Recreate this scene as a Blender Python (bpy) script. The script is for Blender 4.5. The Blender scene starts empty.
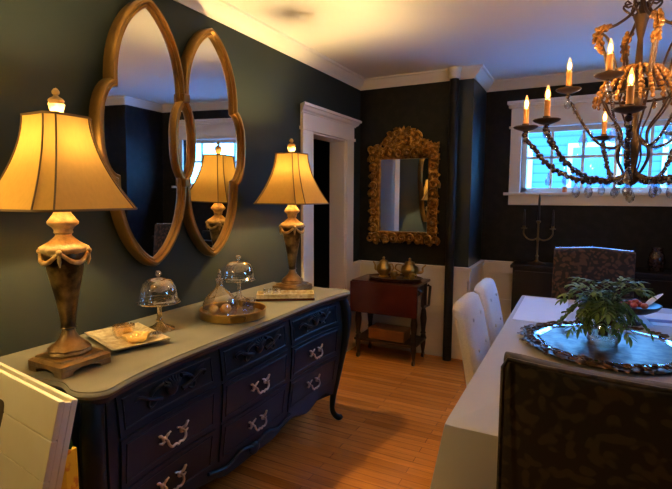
import bpy, bmesh, math, random
from mathutils import Vector, Matrix
random.seed(7)
PI=math.pi
C=bpy.context.scene.collection

# ------------------------------------------------------------------ materials
def mat(name,col,rough=.5,metal=0.,noise=None,bump=None,spec=.5,coat=0.,sheen=0.,emit=None):
    m=bpy.data.materials.new(name); m.use_nodes=True
    nt=m.node_tree; b=nt.nodes['Principled BSDF']
    b.inputs['Base Color'].default_value=(*col,1); b.inputs['Roughness'].default_value=rough
    b.inputs['Metallic'].default_value=metal; b.inputs['Specular IOR Level'].default_value=spec
    b.inputs['Coat Weight'].default_value=coat; b.inputs['Sheen Weight'].default_value=sheen
    if emit:
        b.inputs['Emission Color'].default_value=(*emit[0],1); b.inputs['Emission Strength'].default_value=emit[1]
    if noise or bump:
        tc=nt.nodes.new('ShaderNodeTexCoord')
    if noise:   # (scale, second colour)
        n=nt.nodes.new('ShaderNodeTexNoise'); n.inputs['Scale'].default_value=noise[0]; n.inputs['Detail'].default_value=5
        r=nt.nodes.new('ShaderNodeValToRGB'); lo,hi=(noise[2],noise[3]) if len(noise)>2 else (.35,.65)
        r.color_ramp.elements[0].position=lo; r.color_ramp.elements[1].position=hi
        r.color_ramp.elements[0].color=(*col,1); r.color_ramp.elements[1].color=(*noise[1],1)
        nt.links.new(tc.outputs['Object'],n.inputs['Vector']); nt.links.new(n.outputs['Fac'],r.inputs['Fac'])
        nt.links.new(r.outputs['Color'],b.inputs['Base Color'])
    if bump:    # (scale, strength)
        n2=nt.nodes.new('ShaderNodeTexNoise'); n2.inputs['Scale'].default_value=bump[0]; n2.inputs['Detail'].default_value=4
        bp=nt.nodes.new('ShaderNodeBump'); bp.inputs['Strength'].default_value=bump[1]; bp.inputs['Distance'].default_value=.01
        nt.links.new(tc.outputs['Object'],n2.inputs['Vector']); nt.links.new(n2.outputs['Fac'],bp.inputs['Height'])
        nt.links.new(bp.outputs['Normal'],b.inputs['Normal'])
    return m

def glass_mat(name,tint=(1,1,1),refl=.12,rough=.03,edge=.75):
    """thin clear glass: mostly see-through, reflecting more towards its edges"""
    m=bpy.data.materials.new(name); m.use_nodes=True; nt=m.node_tree; nt.nodes.clear()
    o=nt.nodes.new('ShaderNodeOutputMaterial'); mx=nt.nodes.new('ShaderNodeMixShader')
    t=nt.nodes.new('ShaderNodeBsdfTransparent'); g=nt.nodes.new('ShaderNodeBsdfGlossy')
    t.inputs['Color'].default_value=(*tint,1); g.inputs['Roughness'].default_value=rough
    g.inputs['Color'].default_value=(.95,.95,.95,1)
    lw=nt.nodes.new('ShaderNodeLayerWeight'); lw.inputs['Blend'].default_value=.35
    mr=nt.nodes.new('ShaderNodeMapRange'); mr.inputs['To Min'].default_value=refl; mr.inputs['To Max'].default_value=edge
    nt.links.new(lw.outputs['Facing'],mr.inputs['Value']); nt.links.new(mr.outputs['Result'],mx.inputs['Fac'])
    nt.links.new(t.outputs[0],mx.inputs[1]); nt.links.new(g.outputs[0],mx.inputs[2]); nt.links.new(mx.outputs[0],o.inputs['Surface'])
    return m

def crystal_mat(name):
    m=bpy.data.materials.new(name); m.use_nodes=True; b=m.node_tree.nodes['Principled BSDF']
    b.inputs['Base Color'].default_value=(1,1,1,1); b.inputs['Roughness'].default_value=.02
    b.inputs['Transmission Weight'].default_value=1; b.inputs['IOR'].default_value=1.55
    return m

def shade_mat(name,col,trans):
    """lamp-shade cloth: lets part of the bulb's light through"""
    m=bpy.data.materials.new(name); m.use_nodes=True; nt=m.node_tree; nt.nodes.clear()
    o=nt.nodes.new('ShaderNodeOutputMaterial'); mx=nt.nodes.new('ShaderNodeMixShader'); mx.inputs[0].default_value=trans
    d=nt.nodes.new('ShaderNodeBsdfDiffuse'); t=nt.nodes.new('ShaderNodeBsdfTranslucent')
    tc=nt.nodes.new('ShaderNodeTexCoord'); mp=nt.nodes.new('ShaderNodeMapping'); mp.inputs['Scale'].default_value=(90,90,25)
    n=nt.nodes.new('ShaderNodeTexNoise'); n.inputs['Scale'].default_value=1; r=nt.nodes.new('ShaderNodeValToRGB')
    r.color_ramp.elements[0].color=(*[c*.86 for c in col],1); r.color_ramp.elements[1].color=(*col,1)
    nt.links.new(tc.outputs['Object'],mp.inputs['Vector']); nt.links.new(mp.outputs[0],n.inputs['Vector']); nt.links.new(n.outputs['Fac'],r.inputs['Fac'])
    nt.links.new(r.outputs[0],d.inputs[0]); nt.links.new(r.outputs[0],t.inputs[0])
    nt.links.new(d.outputs[0],mx.inputs[1]); nt.links.new(t.outputs[0],mx.inputs[2]); nt.links.new(mx.outputs[0],o.inputs['Surface'])
    return m

def emit_mat(name,col,strength):
    m=bpy.data.materials.new(name); m.use_nodes=True; nt=m.node_tree; nt.nodes.clear()
    o=nt.nodes.new('ShaderNodeOutputMaterial'); e=nt.nodes.new('ShaderNodeEmission')
    e.inputs[0].default_value=(*col,1); e.inputs[1].default_value=strength; nt.links.new(e.outputs[0],o.inputs['Surface'])
    return m

def glow_glass(name,col,strength):
    m=bpy.data.materials.new(name); m.use_nodes=True; nt=m.node_tree; nt.nodes.clear()
    o=nt.nodes.new('ShaderNodeOutputMaterial'); a=nt.nodes.new('ShaderNodeAddShader'); t=nt.nodes.new('ShaderNodeBsdfTransparent'); e=nt.nodes.new('ShaderNodeEmission')
    e.inputs[0].default_value=(*col,1); e.inputs[1].default_value=strength; t.inputs[0].default_value=(.95,.85,.7,1)
    nt.links.new(t.outputs[0],a.inputs[0]); nt.links.new(e.outputs[0],a.inputs[1]); nt.links.new(a.outputs[0],o.inputs['Surface'])
    return m

def floor_mat():
    m=bpy.data.materials.new('oak_strip_floor'); m.use_nodes=True; nt=m.node_tree; b=nt.nodes['Principled BSDF']
    tc=nt.nodes.new('ShaderNodeTexCoord')
    br=nt.nodes.new('ShaderNodeTexBrick'); br.offset=.37; br.offset_frequency=2
    br.inputs['Scale'].default_value=1; br.inputs['Brick Width'].default_value=1.15; br.inputs['Row Height'].default_value=.058
    br.inputs['Mortar Size'].default_value=.0012; br.inputs['Bias'].default_value=0
    br.inputs['Color1'].default_value=(.50,.185,.030,1); br.inputs['Color2'].default_value=(.78,.31,.060,1); br.inputs['Mortar'].default_value=(.10,.04,.012,1)
    mp=nt.nodes.new('ShaderNodeMapping'); mp.inputs['Scale'].default_value=(2.0,38,1)
    n=nt.nodes.new('ShaderNodeTexNoise'); n.inputs['Scale'].default_value=1.6; n.inputs['Detail'].default_value=6
    mx=nt.nodes.new('ShaderNodeMix'); mx.data_type='RGBA'; mx.blend_type='MULTIPLY'; mx.inputs[0].default_value=.55
    r=nt.nodes.new('ShaderNodeValToRGB'); r.color_ramp.elements[0].color=(.45,.38,.32,1); r.color_ramp.elements[0].position=.3; r.color_ramp.elements[1].position=.7
    nt.links.new(tc.outputs['Object'],br.inputs['Vector']); nt.links.new(tc.outputs['Object'],mp.inputs['Vector'])
    nt.links.new(mp.outputs[0],n.inputs['Vector']); nt.links.new(n.outputs['Fac'],r.inputs['Fac'])
    nt.links.new(br.outputs['Color'],mx.inputs[6]); nt.links.new(r.outputs['Color'],mx.inputs[7]); nt.links.new(mx.outputs[2],b.inputs['Base Color'])
    b.inputs['Roughness'].default_value=.26; b.inputs['Coat Weight'].default_value=.25; b.inputs['Coat Roughness'].default_value=.22
    bp=nt.nodes.new('ShaderNodeBump'); bp.inputs['Strength'].default_value=.25; bp.inputs['Distance'].default_value=.004
    nt.links.new(br.outputs['Fac'],bp.inputs['Height']); bp.invert=True; nt.links.new(bp.outputs['Normal'],b.inputs['Normal'])
    return m

def damask_mat(name,ground,motif,scale=16):
    m=bpy.data.materials.new(name); m.use_nodes=True; nt=m.node_tree; b=nt.nodes['Principled BSDF']
    tc=nt.nodes.new('ShaderNodeTexCoord')
    n=nt.nodes.new('ShaderNodeTexNoise'); n.inputs['Scale'].default_value=9
    ad=nt.nodes.new('ShaderNodeMix'); ad.data_type='VECTOR'; ad.inputs[0].default_value=.09
    v=nt.nodes.new('ShaderNodeTexVoronoi'); v.inputs['Scale'].default_value=scale; v.feature='SMOOTH_F1'
    r=nt.nodes.new('ShaderNodeValToRGB'); r.color_ramp.elements[0].position=.34; r.color_ramp.elements[1].position=.46
    r.color_ramp.elements[0].color=(*motif,1); r.color_ramp.elements[1].color=(*ground,1)
    nt.links.new(tc.outputs['Object'],ad.inputs[4]); nt.links.new(n.outputs['Color'],ad.inputs[5]); nt.links.new(tc.outputs['Object'],n.inputs['Vector'])
    nt.links.new(ad.outputs[1],v.inputs['Vector']); nt.links.new(v.outputs['Distance'],r.inputs['Fac']); nt.links.new(r.outputs[0],b.inputs['Base Color'])
    b.inputs['Roughness'].default_value=.75; b.inputs['Sheen Weight'].default_value=.15
    return m

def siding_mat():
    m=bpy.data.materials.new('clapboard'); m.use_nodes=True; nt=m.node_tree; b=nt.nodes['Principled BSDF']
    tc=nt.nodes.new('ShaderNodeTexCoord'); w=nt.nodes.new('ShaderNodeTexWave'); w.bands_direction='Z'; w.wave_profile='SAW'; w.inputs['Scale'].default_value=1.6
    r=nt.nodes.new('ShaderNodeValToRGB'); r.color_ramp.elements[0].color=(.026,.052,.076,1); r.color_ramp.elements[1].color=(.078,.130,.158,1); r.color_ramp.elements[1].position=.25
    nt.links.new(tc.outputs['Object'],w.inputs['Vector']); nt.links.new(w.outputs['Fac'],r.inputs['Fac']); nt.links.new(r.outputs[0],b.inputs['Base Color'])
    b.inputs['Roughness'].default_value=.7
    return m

M={}
M['teal']=mat('dark_teal_paint',(.018,.027,.028),.7,noise=(3,(.0205,.0295,.0305)),spec=.2)
M['wallpaper']=mat('near_black_wallpaper',(.0075,.008,.0088),.65,noise=(14,(.013,.0125,.012),.45,.6),spec=.3)
M['gloss_teal']=mat('satin_teal_paint',(.020,.032,.036),.32)
M['white_paint']=mat('white_trim_paint',(.84,.80,.70),.38)
M['ceiling']=mat('ceiling_paint',(.78,.75,.70),.8)
M['floor']=floor_mat()
M['navy']=mat('navy_lacquer',(.0040,.0125,.027),.36,noise=(6,(.0052,.016,.034)),spec=.22)
M['stone']=mat('taupe_painted_top',(.145,.148,.128),.5,noise=(5,(.175,.178,.158)),spec=.3)
M['pull']=mat('antique_pewter_pull',(.75,.68,.58),.3,1.)
M['gold']=mat('antique_gold',(.23,.125,.035),.36,.85,noise=(9,(.30,.165,.048)),bump=(60,.15))
M['gilt']=mat('burnished_gilt',(.20,.095,.02),.30,.95,noise=(30,(.62,.34,.09),.4,.7),bump=(80,.3))
M['lampgold']=mat('champagne_lamp_finish',(.16,.10,.042),.42,.55,noise=(14,(.36,.25,.12)),bump=(70,.3))
M['lampdark']=mat('bronze_urn_finish',(.045,.028,.009),.33,.65,noise=(11,(.40,.28,.10),.45,.66))
M['lampstone']=mat('cream_plaster',(.46,.35,.16),.6,noise=(40,(.24,.165,.065)),bump=(60,.4))
M['shade']=shade_mat('ivory_lampshade_silk',(.80,.47,.115),.0100)
M['shade_trim']=mat('bronze_braid',(.16,.09,.03),.6)
M['brass']=mat('aged_brass',(.62,.42,.13),.28,1.,noise=(20,(.5,.32,.09)))
M['bronze']=mat('dark_bronze',(.22,.15,.06),.35,.9)
M['glass']=glass_mat('clear_glass',(.97,.96,.92),.15,.07,.95)
M['amberglass']=glass_mat('gold_glass',(1.0,.82,.48),.32,.14)
M['goldleaf']=mat('crinkled_gold_leaf',(.95,.68,.26),.32,.8,bump=(45,1.))
M['mercury']=mat('silvered_tray',(.93,.86,.66),.4,.6,noise=(45,(.62,.50,.28)),bump=(90,.35))
M['mirror']=mat('mirror_silver',(.86,.88,.88),.015,1.)
M['mahogany']=mat('red_mahogany',(.060,.010,.006),.26,noise=(4,(.085,.016,.008)),coat=.35)
M['darkwood']=mat('dark_walnut',(.020,.010,.006),.35)
M['boxwood']=mat('honey_box_wood',(.30,.13,.03),.5,noise=(8,(.22,.09,.02)))
M['blackwood']=mat('black_stained_wood',(.006,.006,.007),.5)
M['silver']=mat('polished_silver',(.12,.115,.10),.62,.25,noise=(6,(.18,.17,.15)),spec=.25)
M['silver_rim']=mat('bright_silver_rim',(.75,.76,.78),.13,1.)
M['tarnish']=mat('tarnished_leaf_border',(.26,.155,.085),.36,.85,noise=(30,(.09,.05,.03)))
M['linen']=mat('white_table_linen',(.58,.59,.62),.85,bump=(350,.08))
M['mat']=mat('pale_placemat',(.86,.88,.93),.7)
M['upholstery']=mat('oatmeal_linen',(.70,.70,.71),.9,noise=(120,(.80,.80,.80)),sheen=.2)
M['damask']=damask_mat('black_damask',(.008,.0065,.0065),(.046,.031,.020),42)
M['damask_red']=damask_mat('wine_damask',(.010,.007,.006),(.085,.042,.024),42)
M['nail']=mat('bright_nailheads',(.85,.86,.9),.16,1.)
M['iron']=mat('bronzed_iron',(.055,.034,.022),.42,.7,noise=(25,(.09,.05,.025)))
M['candle']=mat('amber_candle_sleeve',(.62,.27,.08),.6)
M['flame']=glow_glass('candle_bulb_glass',(1.0,.45,.12),1.1)
M['filament']=emit_mat('hot_filament',(1.0,.62,.25),1150)
M['bulb']=emit_mat('lamp_bulb',(1.0,.67,.26),1850)
M['globe']=emit_mat('fill_light_globe',(1.0,.66,.22),320)  # glow of the added off-frame fill lamp
M['crystal']=glass_mat('crystal',(.93,.95,1.),.25,.03,.95)
M['bead']=mat('amber_bead',(.20,.075,.014),.2,.2,noise=(60,(.45,.22,.06)),spec=.8)
M['smokebead']=mat('smoky_bead',(.025,.016,.022),.06,.3,noise=(60,(.09,.06,.07)),spec=1.)
M['leaf']=mat('leaf_green',(.105,.20,.040),.55,noise=(9,(.21,.33,.085)),spec=.3)
M['stem']=mat('stem_green',(.05,.06,.025),.6)
M['taper']=mat('black_taper',(.012,.011,.012),.45)
M['cream']=mat('cream_painted_board',(.78,.72,.55),.6,noise=(7,(.82,.77,.61)))
M['slot_shade']=mat('painted_slot_shade',(.08,.06,.03),.9)  # darkness inside the crate slot, put into a flat colour
M['yellow']=mat('yellow_paper',(.95,.62,.03),.6,noise=(22,(.75,.25,.01),.55,.62))
M['greentissue']=mat('green_tissue',(.03,.14,.03),.7)
M['red']=mat('red_candy',(.40,.04,.03),.4,noise=(40,(.6,.22,.14)))
M['napkin']=mat('white_napkin',(.85,.85,.87),.85)
M['purple']=mat('mauve_band',(.16,.09,.20),.6)
M['siding']=siding_mat()
M['shingle']=mat('grey_shingle',(.10,.11,.13),.8,noise=(12,(.16,.17,.19)))
M['pane']=glass_mat('window_pane',(.97,.98,1.),.03,.01,.5)
M['orange']=mat('orange_votive',(.6,.16,.03),.3)
M['skypane']=mat('sky_tinted_pane',(.10,.15,.19),.15,.2)  # blue of the mirrored sky is put into the pane colour
M['ground']=mat('snowy_ground',(.5,.53,.58),.9)

# ------------------------------------------------------------------ mesh helpers
class MB:
    def __init__(s): s.v=[]; s.f=[]
    def add(s,vs,fs):
        o=len(s.v); s.v+= [tuple(v) for v in vs]; s.f+=[tuple(i+o for i in f) for f in fs]; return s
    def box(s,x0,x1,y0,y1,z0,z1):
        return s.add([(x0,y0,z0),(x1,y0,z0),(x1,y1,z0),(x0,y1,z0),(x0,y0,z1),(x1,y0,z1),(x1,y1,z1),(x0,y1,z1)],
            [(0,3,2,1),(4,5,6,7),(0,1,5,4),(1,2,6,5),(2,3,7,6),(3,0,4,7)])
    def loft(s,rings,cap0=True,cap1=True,closed=True,loop=False):
        n=len(rings[0]); vs=[p for r in rings for p in r]; fs=[]; k=len(rings)
        for i in range(k if loop else k-1):
            a=i*n; b=((i+1)%k)*n
            for j in range(n if closed else n-1):
                j2=(j+1)%n; fs.append((a+j,a+j2,b+j2,b+j))
        if not loop:
            if cap0: fs.append(tuple(range(n))[::-1])
            if cap1: fs.append(tuple(range((k-1)*n,k*n)))
        return s.add(vs,fs)
    def lathe(s,prof,n=24,c=(0,0,0),wob=None):
        rings=[]
        for r,z in prof:
            rings.append([(c[0]+max(r,1e-4)*(1+(wob(t,r,z) if wob else 0))*math.cos(t),c[1]+max(r,1e-4)*(1+(wob(t,r,z) if wob else 0))*math.sin(t),c[2]+z) for t in [2*PI*k/n for k in range(n)]])
        return s.loft(rings)
    def tube(s,pts,r,n=8,closed=False,flat=1.):
        P=[Vector(p) for p in pts]; k=len(P); R=r if isinstance(r,(list,tuple)) else [r]*k
        rings=[]; prev=None
        for i in range(k):
            if closed: t=(P[(i+1)%k]-P[i-1])
            else: t=(P[min(i+1,k-1)]-P[max(i-1,0)])
            t.normalize() if t.length>1e-9 else None
            if prev is None:
                a=Vector((0,0,1)) if abs(t.z)<.9 else Vector((1,0,0)); u=t.cross(a).normalized()
            else:
                u=(prev-t*prev.dot(t)); u=u.normalized() if u.length>1e-6 else t.orthogonal().normalized()
            prev=u; w=t.cross(u)
            rings.append([tuple(P[i]+(u*math.cos(q)+w*math.sin(q)*flat)*R[i]) for q in [2*PI*j/n for j in range(n)]])
        return s.loft(rings,loop=closed)
    def ell(s,c,rx,ry,rz,n=12,m=8):
        rings=[]
        for i in range(m+1):
            a=-PI/2+PI*i/m; cr=max(math.cos(a),.02)
            rings.append([(c[0]+rx*cr*math.cos(t),c[1]+ry*cr*math.sin(t),c[2]+rz*math.sin(a)) for t in [2*PI*k/n for k in range(n)]])
        return s.loft(rings)
    def prism(s,poly,z0,z1):
        return s.loft([[(x,y,z0) for x,y in poly],[(x,y,z1) for x,y in poly]])
    def frame(s,path,prof,to3d):
        """sweep a profile (out, depth) round a closed 2-D path (counter-clockwise)"""
        k=len(path); rings=[]
        for i in range(k):
            a=Vector(path[i-1]); b=Vector(path[i]); c=Vector(path[(i+1)%k])
            d1=(b-a).normalized(); d2=(c-b).normalized(); n1=Vector((d1.y,-d1.x)); n2=Vector((d2.y,-d2.x))
            nn=(n1+n2); nn=nn.normalized() if nn.length>1e-6 else n1; sc=1/max(nn.dot(n1),.55)
            rings.append([to3d(b.x+nn.x*o*sc,b.y+nn.y*o*sc,dp) for o,dp in prof])
        return s.loft(rings,loop=True)
    def leaf(s,base,d,nrm,L,W,curl=.25,n=5,thick=.0012):
        d=Vector(d).normalized(); nrm=Vector(nrm); nrm=(nrm-d*nrm.dot(d)).normalized(); sd=d.cross(nrm)
        rings=[]
        for i in range(n+1):
            t=i/n; w=max(W*math.sin(PI*min(t*.92+.06,1))**.8*.5,.0006)
            c=Vector(base)+d*(L*t)-nrm*(curl*L*t*t)
            rings.append([tuple(c-sd*w+nrm*w*.25),tuple(c+nrm*thick*-1),tuple(c+sd*w+nrm*w*.25),tuple(c+nrm*thick)])
        return s.loft(rings)
    def mapv(s,f): s.v=[tuple(f(Vector(v))) for v in s.v]; return s
    def build(s,name,m,parent=None,smooth=40,bevel=0,sub=0):
        me=bpy.data.meshes.new(name); me.from_pydata(s.v,[],s.f)
        bm=bmesh.new(); bm.from_mesh(me); bmesh.ops.recalc_face_normals(bm,faces=bm.faces); bm.to_mesh(me); bm.free()
        me.materials.append(m if not isinstance(m,str) else M[m])
        if smooth:
            me.polygons.foreach_set('use_smooth',[True]*len(me.polygons)); me.set_sharp_from_angle(angle=math.radians(smooth))
        o=bpy.data.objects.new(name,me); C.objects.link(o)
        if parent: o.parent=parent
        if bevel:
            b=o.modifiers.new('bevel','BEVEL'); b.width=bevel; b.segments=3; b.limit_method='ANGLE'; b.angle_limit=math.radians(50); b.harden_normals=False
        if sub:
            q=o.modifiers.new('sub','SUBSURF'); q.levels=sub; q.render_levels=sub
        return o

def tag(o,label,cat,group=None):
    o['label']=label; o['category']=cat
    if group: o['group']=group
    return o
def thing(name,label,cat,loc=(0,0,0),rz=0,group=None):
    o=bpy.data.objects.new(name,None); C.objects.link(o); o.empty_display_size=.05
    o.location=loc; o.rotation_euler=(0,0,rz); return tag(o,label,cat,group)
def struct(o): o['kind']='structure'; return o
def dup(root,loc,rz=None,label=None):
    r=root.copy(); C.objects.link(r); r.location=loc
    if rz is not None: r.rotation_euler=(0,0,rz)
    if label: r['label']=label
    for ch in list(root.children):
        c=ch.copy(); C.objects.link(c); c.parent=r
        for g in list(ch.children):
            d=g.copy(); C.objects.link(d); d.parent=c
    return r
def smoothpts(ctrl,n=8,closed=False):
    P=[Vector(p) for p in ctrl]; out=[]; k=len(P)
    for i in range(k if closed else k-1):
        if closed: p0,p1,p2,p3=P[i-1],P[i],P[(i+1)%k],P[(i+2)%k]
        else: p0,p1,p2,p3=P[max(i-1,0)],P[i],P[i+1],P[min(i+2,k-1)]
        for j in range(n):
            t=j/n; out.append(.5*((2*p1)+(p2-p0)*t+(2*p0-5*p1+4*p2-p3)*t*t+(3*p1-p0-3*p2+p3)*t**3))
    if not closed: out.append(P[-1])
    return out
def interp(x,xs,ys):
    if x<=xs[0]: return ys[0]
    for i in range(len(xs)-1):
        if x<=xs[i+1]:
            t=(x-xs[i])/(xs[i+1]-xs[i]); t=t*t*(3-2*t)*.5+t*.5; return ys[i]+(ys[i+1]-ys[i])*t
    return ys[-1]

# ------------------------------------------------------------------ the room
H=2.53; YA=4.18; YB=4.78; XR=4.5; YN=-2.4; XA0,XA1=1.05,3.02
struct(MB().box(-1.6,XR,YN,YB+.02,-.06,0).build('floor','floor',smooth=0))
struct(MB().box(-1.6,XR+.15,YN-.15,YB+.15,H,H+.1).build('ceiling','ceiling',smooth=0))
DY0,DY1,DZ=3.25,3.85,1.95
w=MB(); w.box(-.15,0,YN,DY0,0,H).box(-.15,0,DY1,YA,0,H).box(-.15,0,DY0,DY1,DZ,H); struct(w.build('wall_left','teal',smooth=0))
struct(MB().box(-.15,XA0-.15,YA,YA+.15,0,H).build('wall_back','wallpaper',smooth=0))
struct(MB().box(XA0-.15,XA0,YA,YB,0,H).build('wall_alcove_left','gloss_teal',smooth=0))
WX0,WX1,WZ0,WZ1=1.385,2.665,1.49,2.09
w=MB(); w.box(XA0-.15,WX0,YB,YB+.14,0,H).box(WX1,XA1+.15,YB,YB+.14,0,H).box(WX0,WX1,YB,YB+.14,0,WZ0).box(WX0,WX1,YB,YB+.14,WZ1,H)
struct(w.build('wall_alcove_back','wallpaper',smooth=0))
struct(MB().box(XA1,XA1+.15,YA,YB,0,H).build('wall_alcove_right','wallpaper',smooth=0))
struct(MB().box(XA1+.15,XR+.15,YA,YA+.15,0,H).build('wall_back_right','wallpaper',smooth=0))
V0,V1,VZ0,VZ1=1.7,2.3,1.45,1.95
w=MB(); w.box(XR,XR+.15,YN,V0,0,H).box(XR,XR+.15,V1,YA,0,H).box(XR,XR+.15,V0,V1,0,VZ0).box(XR,XR+.15,V0,V1,VZ1,H); struct(w.build('wall_right','teal',smooth=0))
w2=bpy.data.objects.new('added_fill_window',None); C.objects.link(w2); struct(w2)  # unseen extra window, added to bring cool fill light from the right
f=MB(); f.box(XR-.026,XR,V0-.1,V0,VZ0,VZ1).box(XR-.026,XR,V1,V1+.1,VZ0,VZ1).box(XR-.03,XR,V0-.1,V1+.1,VZ1,VZ1+.14).box(XR-.07,XR,V0-.13,V1+.13,VZ0-.03,VZ0); f.build('casing','white_paint',w2,0,.003)
f=MB(); x0_,x1_=XR+.05,XR+.09
f.box(x0_,x1_,V0,V0+.05,VZ0,VZ1).box(x0_,x1_,V1-.05,V1,VZ0,VZ1).box(x0_,x1_,V0+.05,V1-.05,VZ0,VZ0+.05).box(x0_,x1_,V0+.05,V1-.05,VZ1-.05,VZ1).box(x0_,x1_,1.98,2.02,VZ0+.05,VZ1-.05).box(x0_,x1_,V0+.05,1.98,1.66,1.69).box(x0_,x1_,2.02,V1-.05,1.66,1.69)
f.build('sash','white_paint',w2,0,.002)
MB().box(XR+.066,XR+.072,V0+.02,V1-.02,VZ0+.02,VZ1-.02).build('glass','pane',w2,0)
struct(MB().box(-.15,XR+.15,YN-.15,YN,0,H).build('wall_front','teal',smooth=0))
# hall beyond the cased opening
w=MB(); w.box(-1.6,-.15,2.7,2.75,0,H).box(-1.6,-.15,4.35,4.4,0,H).box(-1.65,-1.6,2.7,4.4,0,H); struct(w.build('wall_hall','teal',smooth=0))

# crown moulding
CP=[(0,-.085),(.008,-.085),(.014,-.072),(.030,-.060),(.052,-.036),(.066,-.018),(.082,-.014),(.086,0),(0,0)]
def crown(name,a,b,nx,ny,m0=0,m1=0):
    """run from a to b on the wall whose room side is (nx,ny); m0/m1: mitre slope at the ends"""
    a=Vector(a); b=Vector(b); t=(b-a).normalized()
    r0=[(a.x+nx*d+t.x*d*m0,a.y+ny*d+t.y*d*m0,H+z) for d,z in CP]; r1=[(b.x+nx*d-t.x*d*m1,b.y+ny*d-t.y*d*m1,H+z) for d,z in CP]
    return struct(MB().loft([r0,r1]).build(name,'white_paint',smooth=35))
crown('trim_1',(0,YN),(0,YA),1,0,1,1); crown('trim_2',(0,YA),(XA0,YA),0,-1,1,-1)
crown('trim_3',(XA0,YA),(XA0,YB),1,0,-1,1); crown('trim_4',(XA0,YB),(XA1,YB),0,-1,1,1)
crown('trim_5',(XA1,YB),(XA1,YA),-1,0,1,-1); crown('trim_6',(XA1,YA),(XR,YA),0,-1,-1,1); crown('trim_7',(XR,YA),(XR,YN),-1,0,1,1)

# white wainscot (panel, battens, rail and baseboard in one run)
def wains(name,a,b,nx,ny,e0=0,e1=0):
    a=Vector(a); b=Vector(b); t=(b-a).normalized(); L=(b-a).length; mb=MB()
    def bx(s0,s1,d0,d1,z0,z1):
        p=[a+t*s0,a+t*s1]; q=Vector((nx,ny))
        v=[p[0]+q*d0,p[1]+q*d0,p[1]+q*d1,p[0]+q*d1]
        mb.prism([(k.x,k.y) for k in v],z0,z1)
    bx(0,L,0,.012,0,.80); bx(-e0*.022,L+e1*.022,.0,.026,0,.135); bx(-e0*.02,L+e1*.02,.0,.02,.135,.15)
    bx(-e0*.02,L+e1*.02,0,.022,.715,.80); bx(-e0*.038,L+e1*.038,0,.040,.80,.832)
    bx(0,L,.0,.020,.40,.46)
    k=max(1,round(L/.45))
    for i in range(k+1):
        c=L*i/k; bx(max(0,c-.04),min(L,c+.04),0,.020,.15,.715)
    return struct(mb.build(name,'white_paint',smooth=0,bevel=.003))
wains('trim_8',(.0,3.99),(.0,YA),1,0); wains('trim_9',(0,YA),(XA0,YA),0,-1,0,1)
wains('trim_10',(XA0,YA),(XA0,YB),1,0,1,0); wains('trim_11',(XA0,YB),(XA1,YB),0,-1)
wains('trim_12',(XA1,YA),(XR,YA),0,-1,1,0)
struct(MB().box(0,.02,YN,3.08,0,.14).build('baseboard_left','white_paint',smooth=0,bevel=.004))

# cased opening in the left wall
d=bpy.data.objects.new('door_1',None); C.objects.link(d); struct(d)
MB().box(0,.024,3.09,DY0,0,1.97).build('side_casing','white_paint',d,0,.004)
MB().box(0,.024,DY1,3.99,0,1.97).build('side_casing','white_paint',d,0,.004)
MB().box(-.15,.006,DY1-.012,DY1,0,DZ).build('jamb','white_paint',d,0,.002)
MB().box(-.15,.006,DY0,DY0+.012,0,DZ).build('jamb','white_paint',d,0,.002)
MB().box(-.15,.006,DY0,DY1,DZ-.012,DZ).build('jamb','white_paint',d,0,.002)
cs=MB(); cs.box(0,.034,3.075,4.005,1.95,1.975); cs.box(0,.026,3.09,3.99,1.975,2.075)
hd=[(0,2.075),(.03,2.075),(.034,2.085),(.05,2.095),(.062,2.115),(.075,2.12),(.075,2.14),(0,2.14)]
cs.loft([[(x,3.09-x*.8,z) for x,z in hd],[(x,3.99+x*.8,z) for x,z in hd]])
cs.build('head_casing','white_paint',d,0,.002)

# window
wn=bpy.data.objects.new('window_1',None); C.objects.link(wn); struct(wn)
yf=YB-.026
f=MB(); f.box(1.285,WX0,yf,YB,1.49,2.09).box(WX1,2.765,yf,YB,1.49,2.09).box(1.285,2.765,yf,YB,2.09,2.27)
f.box(1.27,2.78,yf-.012,YB,2.085,2.105); f.box(1.262,2.788,yf-.03,YB,2.27,2.30).box(1.25,2.80,yf-.045,YB,2.30,2.33)
f.build('casing','white_paint',wn,0,.003)
f=MB(); f.box(1.245,2.805,YB-.075,YB+.05,1.465,1.492).box(1.285,2.765,yf,YB,1.375,1.465); f.build('sill','white_paint',wn,0,.004)
f=MB(); yy0,yy1=YB+.045,YB+.085
f.box(WX0,WX0+.045,yy0,yy1,WZ0,WZ1).box(WX1-.045,WX1,yy0,yy1,WZ0,WZ1).box(WX0,WX1,yy0,yy1,WZ0,WZ0+.045).box(WX0,WX1,yy0,yy1,WZ1-.045,WZ1)
for k in range(1,5):
    x=WX0+(WX1-WX0)*k/5; f.box(x-.013,x+.013,yy0+.008,yy1-.008,WZ0,WZ1)
f.box(WX0,WX1,yy0+.008,yy1-.008,1.80,1.826); f.build('sash','white_paint',wn,0,.002)
MB().box(WX0+.02,WX1-.02,YB+.062,YB+.066,WZ0+.02,WZ1-.02).build('glass','pane',wn,0)

# outside
g=thing('neighbour_house','white clapboard house seen through the window across the yard','house',(2.5,11.5,0))
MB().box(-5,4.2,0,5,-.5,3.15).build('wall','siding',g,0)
MB().prism([(-.5,3.1),(2.5,4.8),(5.5,3.1)],-5.4,4.6).mapv(lambda v:Vector((v.z,v.x,v.y))).build('roof','shingle',g,0)
for wx in (-2.1,-.4,1.3):
    wf=MB().box(wx-.5,wx+.5,-.06,.02,1.2,2.6).build('window','white_paint',g,0); MB().box(wx-.4,wx+.4,-.08,-.03,1.3,2.5).build('pane','skypane',wf,0)
yd=MB().box(-20,24,YB+.3,40,-.7,-.5).build('yard','ground',smooth=0); struct(yd)

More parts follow.
